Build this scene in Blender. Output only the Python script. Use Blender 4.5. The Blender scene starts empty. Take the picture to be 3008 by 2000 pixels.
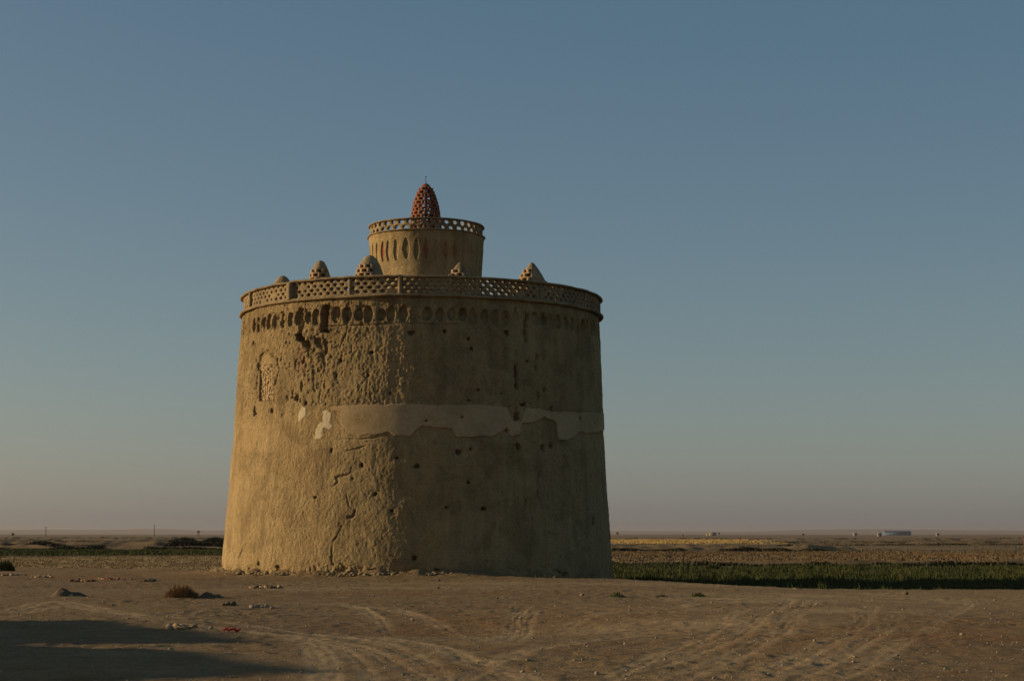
import bpy, math, numpy as np
from mathutils import Vector
R_ = math.radians
scene = bpy.context.scene
col = scene.collection

# ------------------------------------------------------------------ camera
PW, PH, FPX, EYE = 3008, 2000, 5400.0, 1.6
TILT = math.atan(568/FPX)
cd = bpy.data.cameras.new('camera'); cam = bpy.data.objects.new('camera', cd); col.objects.link(cam)
cam.location = (0, 0, EYE); cam.rotation_euler = (math.pi/2+TILT, 0, 0)
cd.sensor_fit = 'HORIZONTAL'; cd.sensor_width = 36; cd.lens = FPX/PW*36
cd.clip_start = 0.1; cd.clip_end = 60000
scene.camera = cam

# ------------------------------------------------------------------ light
SUN_EL, SUN_BACK = 13.0, 3.5           # elevation; degrees behind the tower's side
w = bpy.data.worlds.new("World"); scene.world = w; w.use_nodes = True
nt = w.node_tree; nt.nodes.clear()
sky = nt.nodes.new('ShaderNodeTexSky'); sky.sky_type = 'NISHITA'; sky.sun_disc = False
sky.sun_elevation = R_(SUN_EL); sky.sun_rotation = R_(-(90-SUN_BACK))
sky.altitude = 1500; sky.air_density = 1.0; sky.dust_density = 3.4; sky.ozone_density = 2.0
bg = nt.nodes.new('ShaderNodeBackground'); bg.inputs['Strength'].default_value = 0.055
wo = nt.nodes.new('ShaderNodeOutputWorld')
# even veil of desert dust over the clear-sky model
t1 = nt.nodes.new('ShaderNodeMix'); t1.data_type = 'RGBA'; t1.blend_type = 'MULTIPLY'; t1.inputs[0].default_value = 1; t1.inputs[7].default_value = (1.33, 1.04, .73, 1)
t2 = nt.nodes.new('ShaderNodeMix'); t2.data_type = 'RGBA'; t2.blend_type = 'ADD'; t2.inputs[0].default_value = 1; VE = .055*2**.2
t2.inputs[7].default_value = (.004/VE, .046/VE, .102/VE, 1); t1.clamp_result = t2.clamp_result = False
nt.links.new(sky.outputs[0], t1.inputs[6]); nt.links.new(t1.outputs[2], t2.inputs[6]); nt.links.new(t2.outputs[2], bg.inputs[0])
nt.links.new(bg.outputs[0], wo.inputs[0])
sl = bpy.data.lights.new('sun', 'SUN'); sun = bpy.data.objects.new('sun', sl); col.objects.link(sun)
sl.energy = 4.35; sl.angle = R_(1.0); sl.color = (1.0, 0.79, 0.49)
to_sun = Vector((-math.cos(R_(SUN_BACK))*math.cos(R_(SUN_EL)), math.sin(R_(SUN_BACK))*math.cos(R_(SUN_EL)), math.sin(R_(SUN_EL))))
sun.rotation_euler = to_sun.to_track_quat('Z', 'Y').to_euler()
scene.view_settings.view_transform = 'Standard'; scene.view_settings.look = 'None'
scene.view_settings.exposure = 0.2; scene.view_settings.gamma = 1

# ------------------------------------------------------------------ helpers
rng = np.random.default_rng(7)

def _h(ix, iy, iz, seed):
    n = (ix.astype(np.uint32)*np.uint32(374761393) + iy.astype(np.uint32)*np.uint32(668265263)
         + iz.astype(np.uint32)*np.uint32(2147483647) + np.uint32(seed*974711 & 0xffffffff))
    n = (n ^ (n >> np.uint32(13)))*np.uint32(1274126177)
    n = (n ^ (n >> np.uint32(15)))*np.uint32(2246822519)
    n = n ^ (n >> np.uint32(16))
    return (n & np.uint32(0xffffff)).astype(np.float64)/float(0xffffff)*2-1

def noise(x, y, z=0.0, seed=0):
    x, y, z = np.broadcast_arrays(np.asarray(x, float), np.asarray(y, float), np.asarray(z, float))
    fx, fy, fz = np.floor(x), np.floor(y), np.floor(z)
    ux, uy, uz = x-fx, y-fy, z-fz
    ux = ux*ux*(3-2*ux); uy = uy*uy*(3-2*uy); uz = uz*uz*(3-2*uz)
    ix, iy, iz = (fx.astype(np.int64)+100000), (fy.astype(np.int64)+100000), (fz.astype(np.int64)+100000)
    def pl(k):
        a = _h(ix, iy, iz+k, seed); b = _h(ix+1, iy, iz+k, seed)
        c = _h(ix, iy+1, iz+k, seed); d = _h(ix+1, iy+1, iz+k, seed)
        return (a*(1-ux)+b*ux)*(1-uy)+(c*(1-ux)+d*ux)*uy
    if np.all(z == z.flat[0]) and z.flat[0] == 0: return pl(0)
    return pl(0)*(1-uz)+pl(1)*uz

def fbm(x, y, z=0.0, seed=0, octs=4, gain=.5):
    s = 0; a = 1; t = 0
    z = np.asarray(z, float)
    for k in range(octs):
        s = s+a*noise(x*2**k+17.3*k, y*2**k-9.1*k, z*2**k, seed+k*13); t += a; a *= gain
    return s/t

def sstep(e0, e1, v):
    t = np.clip((v-e0)/(e1-e0), 0, 1); return t*t*(3-2*t)

def mesh_obj(name, V, F, mat, parent=None, smooth=False, attrs=None, loc=(0, 0, 0)):
    """V (n,3); F: (m,4)/(m,3) array, or list of them"""
    V = np.asarray(V, float).reshape(-1, 3)
    Fs = [np.asarray(f, np.int64) for f in (F if isinstance(F, list) else [F]) if len(f)]
    me = bpy.data.meshes.new(name)
    me.vertices.add(len(V)); me.vertices.foreach_set('co', V.astype(np.float32).ravel())
    li = np.concatenate([f.ravel() for f in Fs]); tot = np.concatenate([np.full(len(f), f.shape[1]) for f in Fs])
    st = np.concatenate([[0], np.cumsum(tot)[:-1]])
    me.loops.add(len(li)); me.loops.foreach_set('vertex_index', li.astype(np.int32))
    me.polygons.add(len(tot)); me.polygons.foreach_set('loop_start', st.astype(np.int32))
    me.polygons.foreach_set('loop_total', tot.astype(np.int32))
    if smooth: me.polygons.foreach_set('use_smooth', np.ones(len(tot), bool))
    for k, a in (attrs or {}).items():
        at = me.attributes.new(k, 'FLOAT_COLOR', 'POINT'); at.data.foreach_set('color', np.asarray(a, np.float32).ravel())
    me.update(calc_edges=True); me.validate()
    if mat: me.materials.append(mat)
    o = bpy.data.objects.new(name, me); col.objects.link(o); o.location = loc
    if parent: o.parent = parent
    return o

def empty(name, loc=(0, 0, 0), rz=0):
    o = bpy.data.objects.new(name, None); col.objects.link(o); o.location = loc; o.rotation_euler = (0, 0, rz)
    o.empty_display_size = .3
    return o

def tag(o, label=None, cat=None, group=None, kind=None):
    if label: o['label'] = label
    if cat: o['category'] = cat
    if group: o['group'] = group
    if kind: o['kind'] = kind
    return o

class MB:
    def __init__(s): s.v = []; s.f = {3: [], 4: []}; s.n = 0
    def add(s, V, F):
        V = np.asarray(V, float).reshape(-1, 3); F = np.asarray(F, np.int64)
        s.v.append(V); s.f[F.shape[1]].append(F+s.n); s.n += len(V)
    def box(s, c, size, rz=0, jit=0, ax=None, r=None):
        sx, sy, sz = [q/2 for q in size]
        P = np.array([[-sx, -sy, -sz], [sx, -sy, -sz], [sx, sy, -sz], [-sx, sy, -sz], [-sx, -sy, sz], [sx, -sy, sz], [sx, sy, sz], [-sx, sy, sz]])
        if jit: P = P*(1+rng.uniform(-jit, jit, P.shape))
        if ax is not None: P = P @ ax
        cz, sn = math.cos(rz), math.sin(rz)
        P = P @ np.array([[cz, sn, 0], [-sn, cz, 0], [0, 0, 1]])
        s.add(P+np.asarray(c), [[0, 3, 2, 1], [4, 5, 6, 7], [0, 1, 5, 4], [1, 2, 6, 5], [2, 3, 7, 6], [3, 0, 4, 7]])
    def build(s, name, mat, parent=None, smooth=False, attrs=None, loc=(0, 0, 0)):
        return mesh_obj(name, np.concatenate(s.v), [np.concatenate(q) for q in s.f.values() if q], mat, parent, smooth, attrs, loc)

def grid_faces(nu, nv, closeu=False):
    """index = j*nu+i"""
    i = np.arange(nu if closeu else nu-1); j = np.arange(nv-1)
    I, J = np.meshgrid(i, j); I2 = (I+1) % nu
    return np.stack([J*nu+I, J*nu+I2, (J+1)*nu+I2, (J+1)*nu+I], -1).reshape(-1, 4)

# ------------------------------------------------------------------ materials
class NT:
    def __init__(s, name):
        s.m = bpy.data.materials.new(name); s.m.use_nodes = True; s.t = s.m.node_tree; s.t.nodes.clear()
        s.out = s.n('ShaderNodeOutputMaterial'); s.b = s.n('ShaderNodeBsdfPrincipled')
        s.l(s.b.outputs[0], s.out.inputs[0]); s.b.inputs['Roughness'].default_value = .95
        s.b.inputs['Specular IOR Level'].default_value = .15
    def n(s, t, **k):
        q = s.t.nodes.new(t)
        for a, v in k.items(): setattr(q, a, v)
        return q
    def l(s, a, b): s.t.links.new(a, b)
    def geo(s): return s.n('ShaderNodeNewGeometry').outputs['Position']
    def noise(s, scale, detail=4, rough=.5, vec=None, dist=0, stretch=None):
        q = s.n('ShaderNodeTexNoise'); q.inputs['Scale'].default_value = scale; q.inputs['Detail'].default_value = detail
        q.inputs['Roughness'].default_value = rough; q.inputs['Distortion'].default_value = dist
        v = vec or s.geo()
        if stretch:
            mp = s.n('ShaderNodeMapping'); mp.inputs['Scale'].default_value = stretch; s.l(v, mp.inputs[0]); v = mp.outputs[0]
        s.l(v, q.inputs['Vector']); return q.outputs['Fac']
    def vor(s, scale, feat='F1'):
        q = s.n('ShaderNodeTexVoronoi', feature=feat); q.inputs['Scale'].default_value = scale; s.l(s.geo(), q.inputs['Vector']); return q
    def ramp(s, fac, stops):
        q = s.n('ShaderNodeValToRGB'); e = q.color_ramp.elements
        while len(e) < len(stops): e.new(.5)
        for k, (p, c) in enumerate(stops):
            e[k].position = p; e[k].color = (c, c, c, 1) if not hasattr(c, '__len__') else (*c[:3], 1)
        s.l(fac, q.inputs[0]); return q.outputs[0]
    def mix(s, fac, a, b, mode='MIX'):
        q = s.n('ShaderNodeMix', data_type='RGBA', blend_type=mode)
        for sock, v in ((q.inputs[0], fac), (q.inputs[6], a), (q.inputs[7], b)):
            if isinstance(v, (int, float)): sock.default_value = v
            elif isinstance(v, tuple): sock.default_value = (*v[:3], 1)
            else: s.l(v, sock)
        return q.outputs[2]
    def math(s, op, a, b=0.0):
        q = s.n('ShaderNodeMath', operation=op)
        for sock, v in ((q.inputs[0], a), (q.inputs[1], b)):
            if isinstance(v, (int, float)): sock.default_value = v
            else: s.l(v, sock)
        return q.outputs[0]
    def bump(s, h, strength, dist, prev=None):
        q = s.n('ShaderNodeBump'); q.inputs['Distance'].default_value = dist
        if isinstance(strength, (int, float)): q.inputs['Strength'].default_value = strength
        else: s.l(strength, q.inputs['Strength'])
        s.l(h, q.inputs['Height'])
        if prev is not None: s.l(prev, q.inputs['Normal'])
        return q.outputs[0]
    def attr(s, name):
        q = s.n('ShaderNodeAttribute'); q.attribute_name = name
        sp = s.n('ShaderNodeSeparateColor'); s.l(q.outputs['Color'], sp.inputs[0])
        return sp.outputs[0], sp.outputs[1], sp.outputs[2], q.outputs['Alpha']
    def done(s, color, normal=None):
        if isinstance(color, tuple): s.b.inputs['Base Color'].default_value = (*color[:3], 1)
        else: s.l(color, s.b.inputs['Base Color'])
        if normal is not None: s.l(normal, s.b.inputs['Normal'])
        return s.m

def mud_material(name, a, b, use_paint=False):
    n = NT(name)
    c = n.mix(n.ramp(n.noise(.45, 5, .6), [(.3, 0), (.7, 1)]), a, b)
    c = n.mix(.5, c, n.ramp(n.noise(3.2, 4, .65), [(.25, .62), (.75, 1.22)]), 'MULTIPLY')
    c = n.mix(.75, c, n.ramp(n.noise(19, 4, .75), [(.3, .55), (.7, 1.3)]), 'MULTIPLY')
    # rain streaks running down the plaster
    c = n.mix(.8, c, n.ramp(n.noise(48, 3, .7), [(.3, .6), (.7, 1.3)]), 'MULTIPLY')
    c = n.mix(.5, c, n.ramp(n.noise(2.4, 5, .65, stretch=(1, 1, .09)), [(.35, .65), (.65, 1.2)]), 'MULTIPLY')
    c = n.mix(.6, c, n.ramp(n.noise(.9, 6, .6, dist=.6), [(.42, .78), (.50, 1.1)]), 'MULTIPLY')
    straw = n.ramp(n.vor(34).outputs['Distance'], [(.06, 1.0), (.16, 0.0)])
    c = n.mix(n.math('MULTIPLY', straw, .35), c, (.48, .37, .20))
    h1 = n.noise(10, 6, .75); h2 = n.noise(45, 3, .6)
    if use_paint:
        p, bk, rd, rough = n.attr('paint')
        pale = n.mix(n.ramp(n.noise(1.7, 4, .5), [(.3, 0), (.7, 1)]), (.43, .305, .165), (.37, .256, .135))
        c = n.mix(n.ramp(p, [(.28, 0), (.62, 1)]), c, n.mix(.6, pale, n.ramp(n.noise(7, 5, .7), [(.3, .7), (.7, 1.2)]), 'MULTIPLY'))
        cream = n.math('GREATER_THAN', p, .78)
        c = n.mix(cream, c, (.50, .40, .25))
        br = n.n('ShaderNodeTexBrick'); br.inputs['Scale'].default_value = 1
        c = n.mix(n.math('MULTIPLY', bk, .8), c, n.mix(n.noise(9, 3), (.30, .175, .085), (.37, .235, .12)))
        c = n.mix(n.math('MULTIPLY', rd, n.ramp(n.noise(6, 4), [(.3, .45), (.6, 1.0)])), c, (.27, .055, .02))
        st = n.math('ADD', n.math('MULTIPLY', rough, .75), .12)
        nm = n.bump(h1, st, .16)
        nm = n.bump(n.noise(24, 4, .75), st, .05, nm)
        nm = n.bump(h2, n.math('MULTIPLY', st, .8), .018, nm)
    else:
        nm = n.bump(h2, .5, .02, n.bump(h1, .6, .08))
    return n.done(c, nm)

M = {}
M['mud'] = mud_material('mud_plaster', (.305, .206, .092), (.370, .262, .126), True)
M['trim'] = mud_material('mud_trim', (.255, .18, .095), (.32, .23, .125))
M['dome'] = mud_material('mud_dome', (.27, .19, .105), (.33, .235, .135))
M['roof'] = mud_material('mud_roof', (.34, .25, .15), (.42, .32, .2))
def brickm(name, a, b, cc):
    n = NT(name); c = n.mix(n.ramp(n.noise(3.5, 3), [(.3, 0), (.7, 1)]), a, b)
    c = n.mix(n.ramp(n.noise(17, 3, .6), [(.5, 0), (.7, 1)]), c, cc)
    return n.done(c, n.bump(n.noise(40, 3), .5, .015))
M['red_brick'] = brickm('red_brick', (.24, .085, .042), (.18, .06, .032), (.26, .14, .08))
M['tan_brick'] = brickm('tan_brick', (.31, .195, .10), (.37, .245, .13), (.29, .2, .11))
M['pale_stone'] = brickm('pale_stone', (.29, .20, .10), (.34, .24, .125), (.20, .13, .065))
M['stone'] = brickm('stone_grey', (.27, .215, .15), (.21, .16, .11), (.34, .28, .19))
M['dark_clod'] = brickm('earth_clod', (.10, .068, .04), (.14, .095, .055), (.075, .052, .034))
n = NT('iron'); M['iron'] = n.done((.06, .055, .05)); n.b.inputs['Metallic'].default_value = .6
n = NT('red_rag'); M['rag'] = n.done(n.mix(n.noise(20), (.62, .06, .05), (.48, .05, .04)))
n = NT('white_wall'); M['white'] = n.done(n.mix(n.noise(.4), (.28, .235, .185), (.24, .2, .155)))
n = NT('blue_sheet'); M['blue'] = n.done(n.mix(n.noise(.2), (.09, .13, .18), (.11, .15, .20)))
n = NT('dry_wood'); M['wood'] = n.done(n.mix(n.noise(8, stretch=(1, 1, .1)), (.07, .042, .025), (.12, .072, .042)))
def leafm(name, a, b, cc, sc=1.5):
    n = NT(name); c = n.mix(n.ramp(n.noise(sc, 3), [(.35, 0), (.65, 1)]), a, b)
    c = n.mix(n.ramp(n.noise(sc*9, 2), [(.55, 0), (.7, 1)]), c, cc); return n.done(c)
M['crop'] = leafm('crop_leaf', (.042, .049, .013), (.060, .064, .018), (.09, .082, .027), .35)
M['weed'] = leafm('weed_leaf', (.07, .12, .025), (.10, .14, .04), (.16, .17, .06))
M['yweed'] = leafm('yellow_weed', (.30, .27, .08), (.36, .31, .12), (.25, .24, .08))
M['stalk'] = leafm('stalks', (.13, .08, .04), (.17, .11, .055), (.2, .14, .07), .3)
M['straw'] = leafm('straw', (.46, .31, .11), (.38, .25, .09), (.5, .37, .16), .1)
M['dry'] = leafm('dry_twigs', (.25, .145, .065), (.31, .18, .08), (.34, .22, .11))
M['scrub'] = leafm('scrub_leaf', (.10, .075, .04), (.14, .105, .055), (.07, .06, .028), .2)
M['bank_shade'] = leafm('bank_shade_leaf', (.035, .035, .02), (.05, .045, .022), (.09, .07, .035), .3)  # leaf colour kept very dark, carrying the shade of the bank faces
M['tree'] = leafm('tree_leaf', (.05, .075, .025), (.07, .09, .03), (.09, .1, .04), .5)

# ------------------------------------------------------------------ terrain
def seg_dist(X, Y, pts):
    best = np.full(X.shape, 1e9); along = np.zeros(X.shape); side = np.zeros(X.shape); acc = 0
    for (x0, y0), (x1, y1) in zip(pts[:-1], pts[1:]):
        dx, dy = x1-x0, y1-y0; L2 = dx*dx+dy*dy; L = math.sqrt(L2)
        t = np.clip(((X-x0)*dx+(Y-y0)*dy)/L2, 0, 1)
        d = np.hypot(X-x0-t*dx, Y-y0-t*dy); m = d < best
        best = np.where(m, d, best); along = np.where(m, acc+t*L, along)
        side = np.where(m, np.sign((X-x0)*dy-(Y-y0)*dx), side); acc += L
    return best, along, side

def gp(px, py):                 # the place on level ground seen at a point of the photograph
    d = (EYE*FPX/max(py-568-1000, 1)); d *= (1)  # measured against the horizon line
    a = math.atan((py-1000)/FPX)-TILT
    d = EYE/math.tan(a)
    depth = d*math.cos(TILT)-EYE*math.sin(TILT)
    return ((px-1504)/FPX*depth, d)

def smooth_path(pts, k=8):
    P = np.array(pts, float); out = []
    for i in range(len(P)-1):
        p0 = P[max(i-1, 0)]; p1 = P[i]; p2 = P[i+1]; p3 = P[min(i+2, len(P)-1)]
        for t in np.linspace(0, 1, k, endpoint=False):
            out.append(.5*((2*p1)+(-p0+p2)*t+(2*p0-5*p1+4*p2-p3)*t*t+(-p0+3*p1-3*p2+p3)*t**3))
    out.append(P[-1]); return [tuple(q) for q in out]

TRACKS = [  # (photo points, rut half width m, depth m)
    ([(430, 1810), (620, 1822), (800, 1836), (960, 1858), (1100, 1880), (1200, 1915), (1270, 1960), (1310, 2010)], .10, .045),
    ([(430, 1822), (620, 1838), (800, 1856), (960, 1876), (1080, 1905), (1160, 1945), (1220, 1980), (1250, 2020)], .10, .045),
    ([(900, 1838), (1040, 1852), (1180, 1876), (1290, 1900), (1400, 1950), (1500, 2010)], .10, .035),
    ([(830, 1855), (895, 1885), (925, 1930), (935, 2010)], .08, .022),
    ([(862, 1855), (930, 1890), (962, 1935), (975, 2010)], .08, .018),
    ([(960, 1762), (1040, 1782), (1110, 1810), (1160, 1850)], .09, .035),
    ([(1895, 1965), (2060, 1912), (2180, 1860), (2270, 1800), (2330, 1755)], .12, .04),
    ([(1960, 2000), (2130, 1940), (2260, 1880), (2340, 1820), (2390, 1765)], .12, .035),
    ([(2200, 2010), (2360, 1930), (2470, 1880), (2540, 1830), (2560, 1780)], .12, .035),
    ([(2290, 2010), (2440, 1945), (2560, 1885), (2640, 1820)], .10, .03),
    ([(1470, 1885), (1492, 1850), (1515, 1810), (1540, 1785)], .10, .05),
    ([(1505, 1890), (1530, 1850), (1548, 1815), (1568, 1790)], .10, .04),
    ([(0, 1800), (150, 1768), (300, 1790), (430, 1815)], .12, .03),
    ([(1180, 1905), (1330, 1925), (1480, 1960), (1600, 2010)], .09, .025),
    ([(1640, 1835), (1780, 1800), (1950, 1790), (2080, 1765)], .10, .025),
]
TRACKS += [([(250, 1850), (520, 1838), (760, 1850), (930, 1880), (1040, 1925), (1100, 2010)], .07, .03),
           ([(1340, 2010), (1420, 1960), (1530, 1915), (1700, 1885), (1900, 1850)], .08, .025),
           ([(1750, 2010), (1930, 1925), (2080, 1862), (2200, 1790)], .08, .03), ([(2420, 2010), (2600, 1930), (2760, 1840), (2850, 1770)], .08, .025),
           ([(700, 1775), (900, 1772), (1150, 1790), (1330, 1830), (1450, 1880)], .08, .02), ([(0, 1812), (180, 1780), (330, 1800), (520, 1822)], .08, .025)]
TRACKS = [(smooth_path([gp(*p) for p in pts], 5), wd, dp) for pts, wd, dp in TRACKS]

# outline of the level yard; beyond it the fields lie lower
EX = np.array([-400, -60, -30, -14, -8, -2.0, 3.7, 6.0, 9.3, 12, 14.8, 30, 80, 400])
EY = np.array([130, 95, 86.5, 82, 78, 70.2, 67.2, 61.5, 56.8, 54.6, 53.6, 49, 38, 20])

def edge_y(x): return np.interp(x, EX, EY)

def gband(X, Y, yc, hw, soft):
    return np.exp(-np.clip(np.abs(Y-yc)-hw, 0, None)**2/soft**2)

def terrain(X, Y, fine=False):
    X = np.asarray(X, float); Y = np.asarray(Y, float)
    D = np.hypot(X, Y)
    Z = .04*noise(X*.11, Y*.09, 0, 3)+.022*noise(X*.31+4, Y*.27, 0, 5)*sstep(5, 20, D)
    near = 1-sstep(90, 140, D)
    Z = Z*near
    # broad sunk wheel hollow in the middle of the yard, low rises at right
    hx, hy = gp(1380, 1835)
    Z -= .16*np.exp(-((X-hx)/3.1)**2-((Y-hy)/2.3)**2)
    hx, hy = gp(1380, 1790)
    Z += .05*np.exp(-((X-hx)/3.6)**2-((Y-hy)/1.6)**2)
    hx, hy = gp(2250, 1820)
    Z += .10*np.exp(-((X-hx)/3.5)**2-((Y-hy)/4)**2)
    hx, hy = gp(2450, 1900)
    Z += .07*np.exp(-((X-hx)/2.5)**2-((Y-hy)/2)**2)
    # drop from the yard to the fields
    e = edge_y(X)+.35*noise(X*.5, X*0, 0, 9)
    drop = sstep(-.5, 1.8, Y-e)
    right = sstep(-6, 2, X)
    Z -= drop*(.22+.33*right)
    # low lip of pushed-up earth along the left edge
    Z += (1-right)*.14*np.exp(-((Y-e+.4)/.5)**2)*(.6+.6*noise(X*.7, 0*X, 0, 22))
    # farther plain: gentle swells, furrow banks
    far = sstep(95, 160, D)
    Z += far*(.30*noise(X*.012, Y*.02, 0, 31)+.10*noise(X*.05, Y*.09, 0, 33))
    Z += sstep(400, 1500, D)*1.2*noise(X*.0016, Y*.0016, 0, 35)
    if fine:
        rough = .5+.5*noise(X*.35, Y*.3, 0, 77)
        Z += near*(.022*fbm(X*1.7, Y*1.7, 0, 81, 4, .6)+.026*(.35+rough)*fbm(X*6, Y*6, 0, 91, 3, .65))
        for pts, wd, dp in TRACKS:
            xs = [p[0] for p in pts]; ys = [p[1] for p in pts]
            m = (X > min(xs)-1) & (X < max(xs)+1) & (Y > min(ys)-1) & (Y < max(ys)+1)
            if not m.any(): continue
            d, al, sd = seg_dist(X[m], Y[m], pts)
            d = d*(1+.25*noise(al*2, sd*3, 0, 15))
            sgn = d*sd; k_ = dp*.17
            pr = -k_*np.exp(-(d/(wd*1.2))**2)+k_*.5*np.exp(-((d-wd*2.2)/(wd*.8))**2)
            pr += k_*1.0*np.cos(sgn*2*math.pi/.13+2*noise(al*.6, 0*al, 0, 8))*np.exp(-(d/(wd*1.9))**2)
            pr *= np.clip(.75+.4*noise(al*.8, 0*al, 0, 19)+.3*noise(al*5, sgn*6, 0, 29), .4, 1.2)
            pr *= sstep(0, 1.2, al)*sstep(0, 1.2, al.max()-al)
            Z[m] += pr
    return Z

def axis(fine0, fine1, step, lo, hi, gr):
    a = list(np.arange(fine0, fine1, step))
    v, s = a[-1], step
    while v < hi: s *= gr; v += s; a.append(v)
    v, s = a[0], step; b = []
    while v > lo: s *= gr; v -= s; b.append(v)
    return np.array(b[::-1]+a)
gx = axis(-17, 20, .045, -16000, 16000, 1.045)
gy = axis(18.5, 72, .085, -400, 30000, 1.022)
X, Y = np.meshgrid(gx, gy)
Z = terrain(X, Y, True)
# the wind-blown apron of crumbled plaster at the tower's foot
TX0, TY0 = -3.93, 77.0
Rt = np.hypot(X-TX0, Y-TY0); Z += (.20*np.exp(-np.clip(Rt-8.1, 0, 9)/.55)*(1-sstep(-1, 4, X))*(1+.6*noise(X*2, Y*2, 0, 101)))
trk = np.zeros(X.shape)
for pts, wd, dp in TRACKS:
    xs = [p[0] for p in pts]; ys = [p[1] for p in pts]
    m = (X > min(xs)-1) & (X < max(xs)+1) & (Y > min(ys)-1) & (Y < max(ys)+1)
    d, al, sd = seg_dist(X[m], Y[m], pts)
    trk[m] = np.maximum(trk[m], (.9*np.exp(-((d-wd*1.1)/(wd*.7))**2)+.3*np.exp(-(d/(wd*2.6))**2))*np.clip(.8+.5*noise(al*.5, al*0, 0, 5), .2, 1))
# what grows or lies where: R = dusty pale track, G = green ground, B = straw-yellow stubble, A = far dark soil
e = edge_y(X)
def zone(y0, y1, x0, x1, s=.06, sd=0):
    yy = Y+6*noise(X*.02, Y*.004, 0, 200+sd)*(Y/300)
    return sstep(y0*(1-s), y0*(1+s), yy)*(1-sstep(y1*(1-s), y1*(1+s), yy))*sstep(x0-4, x0+4, X)*(1-sstep(x1-4, x1+4, X))
green = zone(142, 205, -50, -10, .03, 1)*(.75+.5*noise(X*.2, Y*.05, 0, 210))
green = np.maximum(green, sstep(0, 2, Y-e)*sstep(-4, 0, X)*(1-sstep(116, 121, Y)))
straw = zone(400, 640, 10, 110, .04, 2)*(1-sstep(0.10, .16, X/np.maximum(Y, 1)))
straw = np.maximum(straw, .5*zone(90, 138, -60, -8, .04, 3)*(.6+.8*np.abs(noise(X*.03, Y*.6, 0, 220))))
straw = np.maximum(straw, .22*zone(122, 215, 0, 90, .04, 5))
pale = np.zeros(X.shape)
for (px, py, sx, sy, a) in [(2230, 1760, 2.2, 3, .9), (2480, 1800, 2, 3, .8), (2100, 1840, 3, 2.2, .6), (1950, 1790, 3, 2.5, .5), (2650, 1760, 5, 4, .5), (1100, 1730, 8, 2, .4), (2400, 1745, 5, 3, .6), (1700, 1715, 8, 3, .5)]:
    qx, qy = gp(px, py); pale = np.maximum(pale, a*np.exp(-((X-qx)/sx)**2-((Y-qy)/sy)**2)*(.8+.5*noise(X*1.3, Y*1.0, 0, 230)))
pale = np.clip(np.maximum(pale, trk*.75), 0, 1)*(1-sstep(0, 2, Y-e))
rust = np.zeros(X.shape)
for (px, py, sx, sy, a) in [(1200, 1830, 1.6, 1.6, .9), (1560, 1815, 2.2, 1.8, .95), (1400, 1745, 4, 1.2, .5), (1000, 1745, 5, 1.6, .6), (2700, 1880, 3.5, 3.2, .8), (2300, 1905, 2.2, 1.3, .6), (2300, 1785, 2.2, 2.0, .5), (640, 1760, 2.4, 2.4, .6), (200, 1700, 5, 4, .4), (1800, 1790, 2.5, 2, .5), (2950, 1850, 3, 5, .5), (1300, 1960, 1.2, 1.0, .4)]:
    qx, qy = gp(px, py); rust = np.maximum(rust, a*np.exp(-((X-qx)/sx)**2-((Y-qy)/sy)**2)*np.clip(.75+.8*fbm(X*1.1, Y*.8, 0, 240, 3), 0, 1.2))
patch = np.stack([np.clip(rust, 0, 1)]*3+[np.ones(X.shape)], -1)
attr = np.stack([pale, np.clip(green, 0, 1), np.clip(straw, 0, 1), sstep(0, 3, Y-e)], -1)

n = NT('ground_soil')
a_, b_, c_, d_ = n.attr('zone')
base = n.mix(n.ramp(n.noise(.22, 5, .6), [(.35, 0), (.65, 1)]), (.198, .116, .048), (.226, .145, .068))
base = n.mix(n.ramp(n.noise(.9, 5, .65), [(.40, 0), (.68, 1)]), base, (.23, .157, .078))
base = n.mix(.55, base, n.ramp(n.noise(6, 6, .75), [(.3, .6), (.72, 1.3)]), 'MULTIPLY')
base = n.mix(.55, base, n.ramp(n.noise(1.5, 6, .7, stretch=(.55, 1.3, 1)), [(.3, .62), (.7, 1.28)]), 'MULTIPLY')
base = n.mix(.7, base, n.ramp(n.noise(30, 4, .75), [(.3, .55), (.7, 1.3)]), 'MULTIPLY')
base = n.mix(a_, base, (.36, .25, .132))
fieldc = n.mix(n.ramp(n.noise(.035, 5, .6, stretch=(.35, 1, 1)), [(.35, 0), (.65, 1)]), (.165, .105, .05), (.235, .155, .078))
fieldc = n.mix(n.ramp(n.noise(.25, 5, .7, stretch=(.4, 1, 1)), [(.5, 0), (.62, 1)]), fieldc, (.085, .064, .032))
rust = n.attr('patch')[0]
base = n.mix(rust, base, (.195, .098, .036))
base = n.mix(d_, base, fieldc)
base = n.mix(b_, base, n.mix(n.noise(.8, 4), (.034, .046, .012), (.055, .066, .02)))
base = n.mix(c_, base, (.50, .34, .12))
# small pale chips and dark crumbs trodden into the surface
v = n.vor(7.5); chip = n.math('MULTIPLY', n.ramp(v.outputs['Distance'], [(.07, 1), (.13, 0)]), n.ramp(n.noise(4.1, 2), [(.55, 0), (.60, 1)]))
base = n.mix(n.math('MULTIPLY', chip, .8), base, (.36, .29, .20))
v2 = n.vor(16); chip2 = n.math('MULTIPLY', n.ramp(v2.outputs['Distance'], [(.1, 1), (.2, 0)]), n.ramp(n.noise(2.1, 2), [(.5, 0), (.6, 1)]))
base = n.mix(n.math('MULTIPLY', chip2, .5), base, (.10, .07, .045))
nm = n.bump(n.noise(3.2, 6, .72), .45, .08)
nm = n.bump(n.noise(14, 5, .75), .7, .04, nm)
nm = n.bump(chip, .6, .02, nm)
nm = n.bump(n.noise(42, 3, .7), .5, .015, nm)
M['ground'] = n.done(base, nm)
g = mesh_obj('ground', np.stack([X, Y, Z], -1), grid_faces(len(gx), len(gy)), M['ground'], smooth=True, attrs={'zone': attr, 'patch': patch})
tag(g, kind='structure')
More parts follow.
